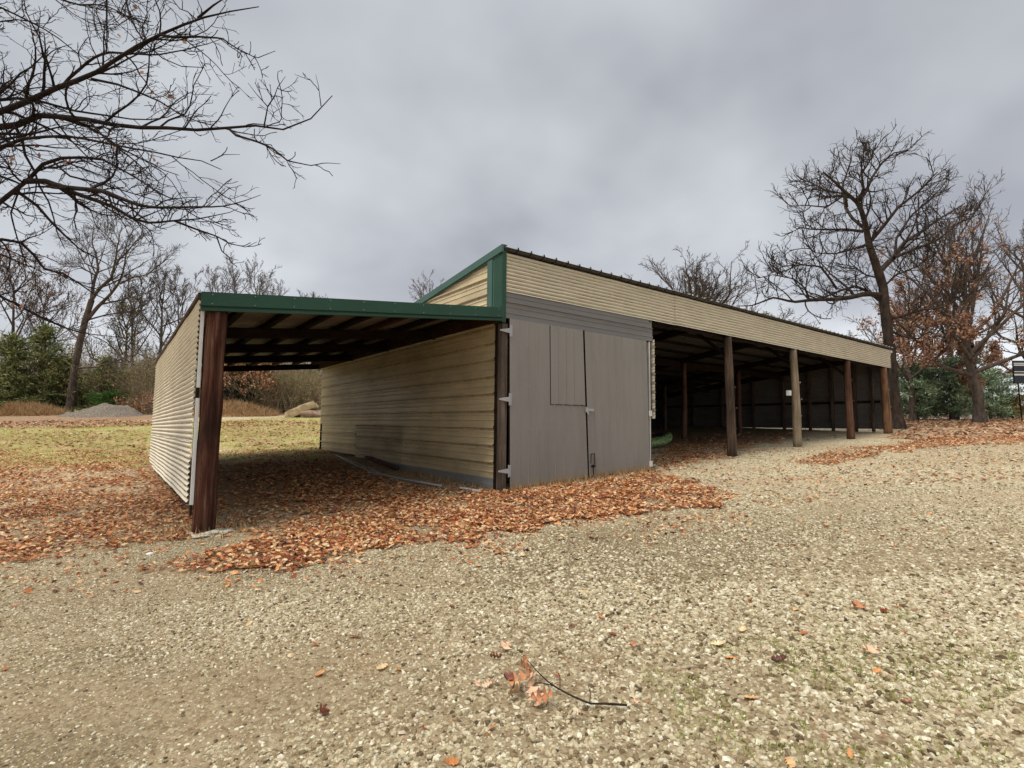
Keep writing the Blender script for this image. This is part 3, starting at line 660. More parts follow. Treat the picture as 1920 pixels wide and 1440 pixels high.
# ------------------------------------------------------------------ CARPORT
cp=thing('carport','lean to carport with green beam fascia and corrugated cream side wall','carport',(-4.44,0,0))
cp.location=(0,0,0)
XA,XB=-4.62,-.10
def zr(x): return 2.715+(x+4.6)*.101
def sb(mm,x0,x1,y0,y1,za,zb,mi=0):
    mm.hexa([(x0,y0,zr(x0)+za),(x1,y0,zr(x1)+za),(x1,y1,zr(x1)+za),(x0,y1,zr(x0)+za),(x0,y0,zr(x0)+zb),(x1,y0,zr(x1)+zb),(x1,y1,zr(x1)+zb),(x0,y1,zr(x0)+zb)],mi)
m=MB(); sb(m,XA,-.075,-.16,-.13,-.165,.0); sb(m,XA,-.075,-.16,.05,.001,.008); sb(m,XA,-.075,-.145,-.10,-.225,-.19); sb(m,XA,-.075,-.125,-.10,-.19,-.15)
sb(m,-2.38,-.075,-.163,-.1602,-.168,.003)
for xx in np.arange(-4.5,-.1,.48):
    for dz_ in (-.025,-.14): sb(m,xx-.005,xx+.005,-.168,-.158,dz_-.005,dz_+.005,1)
m.build('beam_fascia',['green','steel'],cp,bevel=.002)
m=MB(); sb(m,XA+.02,-.08,-.098,-.05,-.215,-.01); m.build('front_beam','beam',cp,bevel=.004)
m=MB(); c_=math.hypot(1,.101)
corr((XA-.02,-.12,zr(XA)-.012),(1/c_,0,.101/c_),(0,1,0),(0,0,1),(XB-XA)*c_,YD+.2,.032,.229,'rib',3,0,m,0)
m.build('roof','roof_under',cp)
for y in (2.3,4.7,7.2,YD+.02):
    m=MB(); sb(m,XA+.03,-.08,y-.02,y+.03,-.25,-.07); m.build('girder','beam',cp,bevel=.004)
for i,x in enumerate((-4.05,-3.42,-2.80,-2.17,-1.55,-.95,-.35)):
    m=MB(); m.beam((x,-.05,zr(x)-.06),(x,YD,zr(x)-.06),.09,.09); m.build('purlin','beam_red' if i==4 else 'beam',cp,bevel=.004)
m=MB(); m.beam((-.13,-.03,3.02),(-.13,YD,3.02),.05,.18); m.build('wall_beam','beam_red',cp,bevel=.004)
# big post
m=MB(); n_=14; pts=[(-4.445+.02*s/n_+.006*math.sin(s),.0+.0*s,-.30+(2.55+.30)*s/n_) for s in range(n_+1)]
m.tube(pts,[.128-.006*s/n_+.003*math.sin(s*1.7) for s in range(n_+1)],16,0,True,.03); m.build('corner_post','redpost',cp,True)
logpost(-4.42,-4.42,3.4,-.3,2.55,.10,'redpost','side_post',cp); logpost(-4.42,-4.42,6.8,-.3,2.55,.10,'redpost','side_post',cp); logpost(-4.42,-4.42,YD-.05,-.2,2.6,.10,'redpost','side_post',cp)
# side wall: three lapped sheets of horizontal corrugation
m=MB()
for (za,zb,off) in ((.16,.90,.012),(.88,1.78,.006),(1.76,2.66,.0)):
    f0=za; 
    def drop(u): return 0
    corr((-4.615-off,-.02,za),(0,1,0),(0,0,1),(-1,0,0),YD+.02,zb-za,.0115,.068,'sine',24,.004,m,0,8,None,None)
V=m.v
for i,(x,y,z) in enumerate(V):
    s=min(max(y/YD,0),1); V[i]=(x,y,z+(-.20*(1-(z-.16)/2.5)+.07*((z-.16)/2.5))*s)
meta(m.build('side_wall','cream',cp,True),'cream corrugated metal side wall with dark grime between the ribs')
m=MB(); m.box((-4.604,-.045,.13),(-4.565,.05,1.42),0); m.box((-4.604,-.045,1.55),(-4.565,.05,2.52),0); m.box((-4.600,-.03,1.40),(-4.57,.05,1.57),1); m.box((-4.598,-.03,.0),(-4.575,.05,.14),1); m.build('edge_board',['white','beam'],cp,bevel=.004)
m=MB(); m.hexa([(-4.65,-.1,2.665),(-4.60,-.1,2.665),(-4.60,YD,2.735),(-4.65,YD,2.735),(-4.65,-.1,2.715),(-4.60,-.1,2.715),(-4.60,YD,2.785),(-4.65,YD,2.785)]); m.build('eave_board','post_grey',cp,bevel=.003)
print('buildings',time.time()-T0)
# ------------------------------------------------------------------ small things
def blob(name,loc,sc,mat,seed,sub=3,amp=.25,freq=2.,label=None,cat=None,rot=(0,0,0),parent=None):
    import bmesh
    b=bmesh.new(); bmesh.ops.create_icosphere(b,subdivisions=sub,radius=1)
    from mathutils import noise as mn
    for v in b.verts:
        d=mn.noise(v.co*freq+Vector((seed*3.1,seed,0))); e=mn.noise(v.co*freq*2.7+Vector((seed,0,9)))
        v.co*=1+amp*d+amp*.4*e
        v.co=Vector((v.co.x*sc[0],v.co.y*sc[1],v.co.z*sc[2]))
    me=bpy.data.meshes.new(name); b.to_mesh(me); b.free()
    me.polygons.foreach_set('use_smooth',[True]*len(me.polygons))
    o=newobj(name,me,mat,parent); o.location=[float(x) for x in loc]; o.rotation_euler=rot
    if label: meta(o,label,cat)
    return o
# footing
o=blob('concrete_footing',(-4.35,-.04,-.235),(.26,.22,.05),'concrete',4,4,.35,2.2,'rough pale concrete footing round the base of the red brown post','footing')
g_=G(281,1041); blob('pale_stone',g_+np.array([0,0,.01]),(.035,.03,.02),'white',6,2,.3,1.5,'smooth white stone lying alone near the left leaf drift','stone')
# slab boulder & lower rock
p=gat(565,33); 
def slab():
    m=MB(); import bmesh
    b=bmesh.new(); bmesh.ops.create_cube(b,size=1); bmesh.ops.subdivide_edges(b,edges=b.edges[:],cuts=6,use_grid_fill=True)
    from mathutils import noise as mn
    for v in b.verts:
        t=v.co.x+.5; v.co.y*=.9-.25*t; v.co.z*=1.-.35*t
        v.co=Vector((v.co.x*1.9,v.co.y*.9,v.co.z*.62)); v.co+=mn.noise_vector(v.co*1.6)*.13+mn.noise_vector(v.co*5)*.03
    me=bpy.data.meshes.new('boulder'); b.to_mesh(me); b.free(); o=newobj('boulder',me,'rock')
    bv=o.modifiers.new('b','BEVEL'); bv.width=.02; bv.limit_method='ANGLE'; return o
o=slab(); o.location=(p[0]+.0,p[1],p[2]+.42); o.rotation_euler=(0,-.42,-ya); meta(o,'long tan sandstone slab tilted up beside the wood behind the carport','boulder')
q=gat(585,33); blob('boulder',q+np.array([0,0,.15]),(.75,.5,.34),'rock_pink',9,3,.3,1.4,'low pinkish boulder under the tilted tan slab','boulder')
# kayak
def kayak():
    root=thing('kayak','green camouflage kayak lying on the gravel behind the right door','kayak')
    L=3.1;N=26;K=14; vs=[];fs=[]
    def sec(t):
        w=.38*(max(0,1-abs(t)**2.4))**.62+.012; keel=.0+.20*abs(t)**3; top=.30+.09*abs(t)**2; return w,keel,top
    for i in range(N+1):
        t=-1+2*i/N; w,k,tp=sec(t)
        for j in range(K):
            a=-math.pi/2+ (j/(K-1))*math.pi*2*.5*2  # full loop
            a=2*math.pi*j/K
            cx_=math.copysign(abs(math.cos(a))**.7,math.cos(a))*w; s=math.sin(a)
            z=(k+tp)/2+((tp-k)/2)*math.copysign(abs(s)**.8,s)
            vs.append((t*L/2,cx_,z))
    for i in range(N):
        for j in range(K):
            j2=(j+1)%K; fs.append((i*K+j,(i+1)*K+j,(i+1)*K+j2,i*K+j2))
    fs.append(tuple(range(K))); fs.append(tuple(N*K+j for j in range(K))[::-1])
    m=MB(); m.add(vs,fs); m.build('hull','camo',root,True)
    m=MB(); pts=[]
    for i in range(21):
        a=2*math.pi*i/20; pts.append((.45*math.cos(a)*1.1,.25*math.sin(a),.335))
    m.tube(pts,.02,6); m.build('cockpit_rim','black',root,True)
    m=MB()
    m.tube([(.8,-.22,.34),(1.0,-.02,.385),(1.25,.12,.37)],.012,5); m.tube([(.8,.22,.34),(1.0,.02,.385),(1.25,-.12,.37)],.012,5); m.tube([(.62,-.25,.33),(.62,.25,.33)],.014,5); m.build('deck_cord','black',root)
    m=MB(); m.hexa([(.66,-.17,.325),(1.12,-.10,.35),(1.12,.10,.35),(.66,.17,.325),(.66,-.15,.352),(1.12,-.09,.385),(1.12,.09,.385),(.66,.15,.352)]); m.build('deck_hatch','black',root,bevel=.01)
    m=MB(); m.tube([(1.44,0,.40),(1.50,0,.44),(1.54,0,.40)],.012,6); m.build('carry_handle','black',root)
    return root
kn=G(1256,834); ky=kayak(); ang=math.radians(8)
ky.location=(float(kn[0]-1.5*math.cos(ang)),float(kn[1]-1.5*math.sin(ang)),float(H(kn[0]-1.5,kn[1]))+.01); ky.rotation_euler=(0,-.055,ang)
# poles lying by the wall
def lying(name,pix,r,mat,label,cat,lift=.02,sides=8,flat=False):
    pts=[G(u,v) for u,v in pix]; pts=[(p[0],p[1],float(H(p[0],p[1]))+lift+r) for p in pts]
    m=MB()
    if flat: m.beam(pts[0],pts[-1],flat,r*2)
    else: m.tube(pts,r,sides)
    c=np.mean(np.array(pts),0); o=m.build(name,mat,None,not flat); setorigin(o,c); return meta(o,label,cat)
lying('metal_pipe',[(640,862),(700,890),(760,903),(828,915)],.018,'steel','long thin pale metal pipe lying along the foot of the beige wall','pipe')
lying('metal_pipe',[(630,856),(672,872),(712,890)],.014,'steel','shorter thin metal pipe beside the long one, nearer the back of the carport','pipe')
lying('wooden_pole',[(648,848),(700,866),(745,884)],.05,'post_grey','thick grey brown wooden pole lying against the beige wall','pole')
lying('white_board',[(865,918),(900,925)],.012,'white','short white board lying in the leaves at the foot of the corner post','board',flat=.07)
lying('wood_plank',[(950,935),(1000,937)],.012,'post_tan','short orange brown plank on the ground below the left grey door','plank',flat=.09)
lying('fallen_branch',[(1812,778),(1826,784),(1858,789)],.035,'post_pale','pale fallen branch lying at the foot of the russet oak','branch')
# striped panel on pole
q=gat(1916,26); root=thing('striped_panel','navy panel with white horizontal stripes on a thin post at the right edge','sign',q)
root.location=[float(x) for x in q]; root.rotation_euler=(0,0,-ya)
zt=(at(1905,675,26)-q)[2]; zb=(at(1905,718,26)-q)[2]; xl=-.26
m=MB(); m.box((xl,-.05,zb),(xl+1.5,.05,zt)); m.build('panel','navy',root,bevel=.02)
hh=zt-zb
for (a,b) in ((.10,.15),(.175,.23),(.475,.51),(.585,.66)):
    m=MB(); m.box((xl-.004,-.056,zt-hh*b),(xl+1.49,-.051,zt-hh*a)); m.build('stripe','white',root)
m=MB(); m.tube([(-.06,0,zb+.05),(.03,0,-.1)],.03,8); m.build('post','beam',root)
# fallen twig with leaves
def gp(u,v,lift=.02):
    p=G(u,v); p[2]=H(p[0],p[1])+lift; return p
tw=MB(); tp=[gp(1176,1335,.03),gp(1140,1332,.03),gp(1106,1332,.03),gp(1070,1318,.035),gp(1045,1306,.04),gp(1025,1294,.045),gp(1005,1275,.05),gp(985,1255,.06),gp(973,1243,.07)]
def resample(P,k):
    P=np.array(P,float); d=np.r_[0,np.cumsum(np.linalg.norm(np.diff(P,axis=0),axis=1))]; t=np.linspace(0,d[-1],k)
    return np.stack([np.interp(t,d,P[:,i]) for i in range(3)],-1)
tw.tube(resample(tp,24),list(np.linspace(.0055,.0018,24)),6,0,True,.2)
tw.tube([gp(1040,1302,.04),gp(1015,1298,.045),gp(992,1297,.04)],[.003,.0025,.002],5); tw.tube([gp(1106,1332,.03),gp(1107,1320,.05),gp(1103,1310,.06)],[.003,.002,.0015],5); tw.tube([gp(1050,1306,.04),gp(1050,1292,.06),gp(1047,1285,.06)],[.0025,.002,.0015],5)
twr=thing('fallen_twig','thin dark fallen twig with a cluster of brown oak leaves on the gravel','twig',gp(1070,1320,0)); 
o=tw.build('stem','bark_dark',twr,True); o.matrix_parent_inverse=Matrix.Translation(-twr.location); 
def hero_leaf():
    n=37; v=[];fs=[]
    for i in range(n):
        x=i/(n-1); env=.30*math.sin(math.pi*min(1,x*.93+.07))**.75*(.55+.65*x if x<.75 else 1.04-(x-.75)*1.6)
        lob=.56+.44*math.cos(2*math.pi*(x*4.2+.35)); w=max(.006,env*lob) if x>.10 else .007
        for j,q in enumerate((1,.5,0,-.5,-1)): v.append((x-.5+ (.05*abs(q)*lob),w*q,.014*math.cos(j*math.pi)+.05*abs(q)*math.sin(x*19)))
    for i in range(n-1):
        for j in range(4): a=i*5+j; fs+=[(a,a+5,a+6),(a,a+6,a+1)]
    return np.array(v),np.array(fs)
HLT,HLF=hero_leaf()
def oneleaf(name,p,size,rz,tilt,curl,parent=None,mat='leaves',wide=1.0):
    V=HLT.copy()*np.array([1,1.15,1]); ph=rz*3
    V[:,2]+=.05*np.sin(V[:,0]*9+ph)+.03*np.sin(V[:,1]*14+ph)
    # finer curl
    V[:,2]=V[:,2]+curl*(V[:,0]**2)*1.6+abs(curl)*.9*(V[:,1]**2)*3
    V=V*np.array([size,size*1.1*wide,size])
    a,b=tilt; ca,sa=math.cos(a),math.sin(a); cb,sb=math.cos(b),math.sin(b)
    V=np.stack([V[:,0],V[:,1]*ca-V[:,2]*sa,V[:,1]*sa+V[:,2]*ca],-1); V=np.stack([V[:,0]*cb+V[:,2]*sb,V[:,1],-V[:,0]*sb+V[:,2]*cb],-1)
    c,s=math.cos(rz),math.sin(rz); V=np.stack([V[:,0]*c-V[:,1]*s,V[:,0]*s+V[:,1]*c,V[:,2]],-1)
    me=mesh_np(name,V,HLF,3,True); o=newobj(name,me,mat,parent)
    if parent is not None: o.location=[float(a-b) for a,b in zip(p,parent.location)]
    else: o.location=[float(x) for x in p]
    return o
def solid(name,c,c2):
    n=NT(name); a=n.noise(n.coord('Object'),25,4,.6); return n.fin(n.ramp(a,[(.3,c),(.7,c2)]),.6,0,.3)
MAT['lf_a']=solid('brown_leaf_a',g4(.30,.11,.05),g4(.52,.24,.11)); MAT['lf_b']=solid('pale_leaf_b',g4(.55,.32,.18),g4(.72,.50,.34)); MAT['lf_c']=solid('dark_leaf_c',g4(.10,.035,.02),g4(.26,.09,.05)); MAT['lf_d']=solid('tan_leaf_d',g4(.42,.26,.13),g4(.60,.42,.25))
for i,(u,v,s,rz,ti,cu,mt) in enumerate(((985,1268,.13,1.2,(.7,-.3),.5,'lf_a'),(978,1290,.14,2.6,(-.4,.5),.6,'lf_a'),(970,1310,.13,3.6,(.9,.1),.5,'lf_d'),(1000,1318,.14,4.6,(.3,.7),.7,'lf_b'),(1015,1325,.12,5.6,(.8,-.2),.6,'lf_a'),(955,1287,.11,.2,(.3,.2),.4,'lf_c'),(1000,1288,.10,.9,(-.9,.3),.5,'lf_b'))):
    oneleaf('leaf',gp(u,v,.045),s,rz,ti,cu,twr,mt)
LL=[(945,1222,.12,.5,(.5,.1),.5,'lf_b','curled pale brown leaf just behind the fallen twig'),(930,1240,.08,2.3,(1.2,.1),.6,'lf_c','small dark folded leaf touching the curled pale leaf'),(893,1292,.06,.4,(.6,.3),.4,'lf_b','left one of two small peach leaves left of the twig'),(914,1292,.06,2.7,(-.5,.3),.4,'lf_b','right one of two small peach leaves left of the twig'),
 (1187,1217,.07,.2,(.2,.1),.3,'lf_a','small pink brown leaf on the gravel above the end of the twig'),(1192,1326,.06,1.2,(.3,-.2),.3,'lf_b','small pale leaf beside the thick end of the twig'),(1630,1228,.13,-.5,(.15,.1),.25,'lf_b','pale cream oak leaf lying flat on the right gravel'),(1607,1143,.13,-.3,(.3,.2),.4,'lf_a','reddish oak leaf highest on the right gravel'),(1080,1352,.07,2.2,(.3,.2),.4,'lf_b','peach leaf just below the middle of the twig'),
 (605,1345,.10,1.4,(.9,.3),.6,'lf_c','dark red curled leaf on the left half of the foreground gravel')]
for (u,v,s,rz,ti,cu,mt,lab) in LL:
    meta(oneleaf('fallen_leaf',gp(u,v,.025),s,rz,ti,cu,None,mt),lab,'leaf','single fallen leaves on the gravel')
# ------------------------------------------------------------------ TREES
def norm(v): return v/np.maximum(np.linalg.norm(v,axis=-1,keepdims=True),1e-9)
def tubes(P,Rr,sides):
    """P n,k,3  R n,k -> verts, faces"""
    n,k,_=P.shape
    T=np.empty_like(P); T[:,1:-1]=P[:,2:]-P[:,:-2]; T[:,0]=P[:,1]-P[:,0]; T[:,-1]=P[:,-1]-P[:,-2]; T=norm(T)
    ref=np.where(np.abs(T[:,:1,2:3])>.8,np.array([1.,0,0]),np.array([0,0,1.])); ref=np.broadcast_to(ref,T.shape)
    X=norm(np.cross(T,ref)); Y=np.cross(T,X)
    a=np.arange(sides)*2*np.pi/sides
    V=P[:,:,None,:]+Rr[:,:,None,None]*(X[:,:,None,:]*np.cos(a)[None,None,:,None]+Y[:,:,None,:]*np.sin(a)[None,None,:,None])
    base=(np.arange(n)*k*sides)[:,None,None]; i=np.arange(k-1)[None,:,None]*sides; j=np.arange(sides)[None,None,:]; j2=(j+1)%sides
    Fc=np.stack([base+i+j,base+i+j2,base+i+sides+j2,base+i+sides+j],-1).reshape(-1,4)
    return V.reshape(-1,3),Fc
def kids(P,Rr,num,tmin,ang,lenf,k,wig,up,rf,rmin,plen=None,tmax=1.0,lmin=0,flat=None,per=0):
    n,kp,_=P.shape
    if plen is None: plen=np.linalg.norm(np.diff(P,axis=1),axis=2).sum(1)
    t=tmin+(tmax-tmin)*(np.arange(num)[None]+rng.random((n,num)))/num
    fi=np.clip(t*(kp-1),0,kp-1.001); i0=fi.astype(int); fr=(fi-i0)[...,None]
    ar=np.arange(n)[:,None]
    pos=P[ar,i0]*(1-fr)+P[ar,i0+1]*fr; T=norm(P[ar,i0+1]-P[ar,i0]); r0=(Rr[ar,i0]*(1-fr[...,0])+Rr[ar,i0+1]*fr[...,0])*rf
    rnd=rng.normal(size=T.shape)
    if flat is not None: rnd=rnd*flat
    perp=norm(rnd-T*(rnd*T).sum(-1,keepdims=True))
    a=ang*(.6+.8*rng.random((n,num,1)))
    d=norm(T*np.cos(a)+perp*np.sin(a)); L=np.maximum(plen[:,None]*lenf*(1-.55*t)*(.55+.9*rng.random((n,num))),lmin)
    pos=pos.reshape(-1,3); d=d.reshape(-1,3); L=L.reshape(-1); r0=np.maximum(r0.reshape(-1),rmin)
    if per:
        kp_=rng.random((n,num))<np.minimum(1,plen[:,None]*per/num); kp_=kp_.reshape(-1); pos,d,L,r0=pos[kp_],d[kp_],L[kp_],r0[kp_]
    Q=np.empty((len(pos),k,3)); Q[:,0]=pos
    for s in range(1,k):
        d=norm(d+wig*rng.normal(size=d.shape)+np.array([0,0,up])); Q[:,s]=Q[:,s-1]+d*(L/(k-1))[:,None]
    tt=np.linspace(0,1,k)[None]; RR=np.maximum(r0[:,None]*(1-.75*tt),rmin*.8)
    return Q,RR
def mk_tree(name,label,base,limbs,levels,bark_='bark_grey',group=None,cat='tree',leaf=None,trunk_pts=None,trunk_r=None,wob=.004):
    """limbs: list of (pts, r0, r1). levels: list of kids() kwargs"""
    root=thing(name,label,cat,base,group); o0=np.array([float(x) for x in base])
    if trunk_pts is not None:
        tp_=resample(trunk_pts,22); tr=np.interp(np.linspace(0,1,22),np.linspace(0,1,len(trunk_r)),trunk_r)
        tr=tr*(1+.05*np.sin(np.arange(22)*1.9)); tr[0]*=1.35; tr[1]*=1.12
        V,Fc=tubes(tp_[None],tr[None],14); newobj('trunk',mesh_np('trunk',V-o0,Fc,4,True),bark_,root)
    K=22; P=np.stack([resample(l[0],K) for l in limbs]); 
    P=P+np.cumsum(rng.normal(size=P.shape)*wob*np.linalg.norm(P[:,-1]-P[:,0],axis=1)[:,None,None],axis=1)*np.linspace(0,1,K)[None,:,None]
    RR=np.stack([np.linspace(l[1],l[2],K) for l in limbs])
    VV=[];FF=[];b=0
    V,Fc=tubes(P,RR,8); VV.append(V);FF.append(Fc);b=len(V)
    cur=(P,RR); alls=[cur]
    for li,lv in enumerate(levels):
        src=cur
        Q=kids(src[0],src[1],**lv); cur=Q
        if li>0 and False: pass
        alls.append(Q); V,Fc=tubes(Q[0],Q[1],6 if li==0 else (4 if li==1 else 3)); VV.append(V); FF.append(Fc+b); b+=len(V)
        if lv.get('k')==4 or True: pass
    V=np.concatenate(VV); Fc=np.concatenate(FF)
    newobj('crown',mesh_np('crown',V-o0,Fc,4,True),bark_,root)
    if leaf:
        n_,size,mt,fn=leaf; Q=alls[-1][0].reshape(-1,3)
        if fn is not None:
            w=fn(Q); Q=Q[w>rng.random(len(Q))]
        if len(Q):
            pk=Q[rng.integers(0,len(Q),n_)]+rng.normal(size=(n_,3))*size*.8-o0
            s=size*(.6+.8*rng.random(n_)); 
            ob=island_mesh('foliage',QT,QF,pk,rng.random(n_)*6.28,np.stack([s,s*1.3,s],-1),tilt=(rng.random((n_,2))-.5)*3.,kindmat=mt,var=.3,smooth=False,parent=root)
    return root
# --- overhanging oak on the left, trunk outside the frame
def A(d): return lambda pts: None
def traced(pix,d0,d1,bend=0.):
    n=len(pix); return [at(u,v,d0+(d1-d0)*(i/(n-1))+bend*math.sin(math.pi*i/(n-1))) for i,(u,v) in enumerate(pix)]
TD=6.6
tb=gat(-420,TD); tbase=tb.copy()
trunk=[tbase,at(-420,760,TD),at(-400,560,TD),at(-380,400,TD),at(-380,250,TD),at(-390,80,TD),at(-400,-120,TD)]
def hub(v): return at(-385,v,TD)
LB=[
 ([(0,210),(58,187),(120,158),(172,143),(206,120),(251,89),(299,65),(344,45),(371,34),(412,24),(488,10)],330,.040,.006,6.2,5.2),
 ([(0,235),(41,234),(69,217),(93,213),(120,220),(165,225),(206,234),(247,241),(292,239),(361,246),(430,242),(495,237),(540,249),(584,230),(602,199),(626,184)],340,.038,.004,6.3,5.6),
 ([(0,187),(52,184),(96,196),(148,210),(206,217),(258,225),(309,223),(344,206)],300,.026,.004,6.8,7.2),
 ([(0,277),(45,260),(96,254),(137,254),(192,265),(240,275),(285,282),(344,294),(395,302),(419,316)],400,.024,.003,6.0,5.3),
 ([(-60,420),(0,378),(21,361),(48,340),(69,313),(96,299),(148,297),(189,302),(223,320),(258,340),(292,364),(327,381)],500,.034,.003,6.2,5.6),
 ([(0,14),(34,31),(69,48),(103,69),(137,96),(172,127)],100,.020,.005,7,7.3),
 ([(0,450),(25,445),(55,467),(82,505),(112,512),(137,520),(155,542),(175,552),(200,565),(237,568)],470,.030,.003,6.6,7.2),
 ([(0,555),(37,575),(70,592),(100,607),(137,622),(187,630),(237,635)],540,.024,.003,6.8,7.5),
 ([(0,155),(34,175),(69,193),(103,207)],220,.022,.006,6.5,6.2),
 ([(0,40),(30,36),(60,40),(90,52),(118,70)],120,.014,.004,7.4,7.6),
 ([(0,-60),(106,0),(155,14),(192,10),(230,28),(275,50)],-60,.020,.003,6.6,6.0),
 ([(60,-120),(160,-60),(237,-5),(241,24),(254,52),(275,82),(309,110),(344,122),(378,122)],-100,.020,.003,6.4,5.6),
]
SB=[ # sub limbs
 ([(430,242),(443,254),(481,265),(509,277),(540,302),(584,311),(612,306),(640,308)],.010,.002,5.75,5.4),
 ([(48,340),(82,339),(117,351),(148,354),(192,357),(234,375),(271,388),(309,390),(361,388),(412,388),(447,381),(488,366)],.024,.002,6.05,5.3),
 ([(82,339),(131,359),(172,373),(213,388),(247,409),(282,419),(327,414),(371,411),(430,399),(447,392)],.020,.002,6.05,5.6),
 ([(327,414),(368,430),(406,443),(430,457),(461,464),(481,454)],.009,.002,5.75,5.6),
 ([(406,443),(416,471),(432,484),(447,488)],.006,.002,5.65,5.6),
 ([(31,358),(69,385),(96,416),(131,450),(150,467),(175,480),(215,502)],.014,.003,6.1,6.6),
 ([(299,65),(327,70),(375,69),(416,72),(440,89),(481,110),(516,96)],.010,.002,5.55,5.4),
 ([(172,148),(220,158),(258,172),(299,189),(333,210),(371,227),(412,237)],.011,.002,5.95,5.9),
 ([(120,158),(131,145),(148,131),(172,110),(199,98),(241,100),(292,103),(344,93),(395,79),(419,70)],.012,.002,6.0,5.8),
 ([(495,237),(502,200),(480,175),(465,155)],.006,.0015,5.6,5.5),
 ([(502,200),(515,180),(520,165),(535,143)],.005,.0015,5.55,5.5),
 ([(602,199),(597,160),(592,140)],.004,.0015,5.6,5.6),
 ([(371,34),(400,10),(430,-10)],.010,.003,5.4,5.3),
 ([(395,302),(420,290),(450,290)],.004,.0015,5.35,5.3),
 ([(96,300),(130,330),(190,345),(240,360),(300,378),(340,372)],.009,.002,6.1,5.8),
 ([(0,330),(40,345),(20,400),(30,440),(50,500),(90,540)],.010,.002,6.5,6.8),
 ([(165,225),(200,262),(250,300),(300,345),(330,352)],.009,.002,6.0,5.8),
 ([(93,213),(130,260),(170,300),(220,330),(260,372)],.008,.002,6.2,6.0),
 ([(200,0),(200,40),(200,95)],.008,.004,6.3,6.2),
]
limbs=[]
for (pix,hv,r0,r1,d0,d1) in LB:
    pts=traced(pix,d0,d1); limbs.append(([hub(hv)]+[hub(hv)*.5+pts[0]*.5]+pts,r0*1.5,min(r1,.0035)*1.2))
for (pix,r0,r1,d0,d1) in SB: limbs.append((traced(pix,d0,d1),r0*1.4,r1*1.3))
ov=mk_tree('overhanging_oak','large bare dark oak reaching in from the left edge over the lawn',tbase,limbs,
 [dict(num=22,tmin=.12,ang=.75,lenf=.20,k=9,tmax=.90,wig=.17,up=.02,rf=.55,rmin=.0052,lmin=.15,per=5.5),
  dict(num=7,tmin=.15,ang=.75,lenf=.42,k=6,wig=.2,up=.03,rf=.6,rmin=.0038,lmin=.12,per=9),
  dict(num=4,tmin=.2,ang=.8,lenf=.4,k=4,wig=.22,up=.04,rf=.7,rmin=.0030,lmin=.05,per=12)],
 'bark_dark',trunk_pts=trunk,trunk_r=[.30,.27,.25,.22,.17,.12,.07],
 wob=.0006,leaf=(150,.055,'russet',lambda Q:((Q@R-C@R)/((Q-C)@F)<-.62).astype(float)))
print('overhang',time.time()-T0)
# --- big bare oak behind the right end
def cr(pts,ox=1180,oy=230,s=2.595): return [(ox+x/s,oy+y/s) for x,y in pts]
OD=22.5
def od(pix,a,b): return traced(cr(pix),OD+a,OD+b)
ob=gat(1682,OD)
tr=[ob]+od([(1282,1300),(1268,1100),(1242,900),(1235,800),(1213,730)],0,0)
OL=[([(1213,730),(1185,650),(1165,590),(1150,500),(1130,430),(1110,390),(1060,350),(1000,290),(940,240)],.17,.03,0,-.5),
 ([(1110,390),(1150,340),(1180,270),(1230,200),(1290,150),(1360,140)],.075,.02,-.2,.6),
 ([(1110,390),(1140,330),(1130,250),(1180,170),(1200,100)],.06,.02,-.2,-1.),
 ([(1213,730),(1260,680),(1290,655),(1340,580),(1420,530),(1520,460),(1640,390)],.12,.02,0,1.5),
 ([(1180,570),(1240,500),(1310,410),(1400,340),(1500,240)],.085,.02,-.1,-1.5),
 ([(1290,655),(1300,560),(1370,450),(1450,380),(1580,300)],.06,.015,.2,2.5),
 ([(1290,655),(1380,620),(1500,570),(1600,490),(1710,440)],.07,.015,.2,-.8),
 ([(1232,840),(1150,832),(1080,850),(1000,862),(930,865),(880,870),(800,880),(700,860),(600,900),(520,905)],.12,.015,0,-1.8),
 ([(1215,862),(1160,820),(1100,795),(1030,815),(950,850)],.08,.03,0,.6),
 ([(1010,810),(970,750),(930,700),(840,690),(740,700),(680,740)],.05,.015,-.6,-1.5),
 ([(880,870),(850,800),(800,760),(700,740),(620,760)],.04,.012,-1,-.2),
 ([(1250,960),(1330,940),(1420,910),(1520,900),(1620,840)],.07,.02,0,-1.4),
 ([(1265,1010),(1330,1040),(1400,1050),(1500,1040)],.06,.02,0,1),
 ([(1140,530),(1060,520),(980,520),(880,520),(800,500)],.07,.015,0,1.2),
 ([(1060,410),(1050,350),(960,410),(860,400),(770,410)],.05,.012,-.2,-1.5),
 ([(1165,590),(1070,620),(1000,640),(900,640),(850,590)],.05,.012,-.1,-2.2),
 ([(1150,520),(1080,460),(1050,400),(1040,300),(1080,190),(1090,120)],.07,.015,0,2.4),
 ([(1060,350),(960,330),(880,290),(840,260)],.04,.012,-.3,.8),
 ([(1235,800),(1300,740),(1400,700),(1470,640)],.05,.015,0,2.0),
 ([(1225,760),(1150,740),(1090,700),(1040,690)],.04,.012,0,1.6)]
limbs=[(od(p,a,b),r0,r1) for p,r0,r1,a,b in OL]
mk_tree('bare_oak','tall bare dark oak rising just behind the far end of the shed',ob,limbs,
 [dict(num=12,tmin=.15,tmax=.95,ang=.85,lenf=.30,k=9,wig=.13,up=.06,rf=.55,rmin=.022,lmin=.8),
  dict(num=4,tmin=.2,ang=.75,lenf=.46,k=7,wig=.15,up=.06,rf=.65,rmin=.013,lmin=.5),
  dict(num=4,tmin=.25,ang=.75,lenf=.5,k=4,wig=.17,up=.06,rf=.7,rmin=.009,lmin=.3)],
 'bark_oak',trunk_pts=tr,trunk_r=[.27,.235,.215,.20,.185,.17],wob=.0015,leaf=(900,.10,'russet',lambda Q:(Q[:,2]<5.2)*1.))
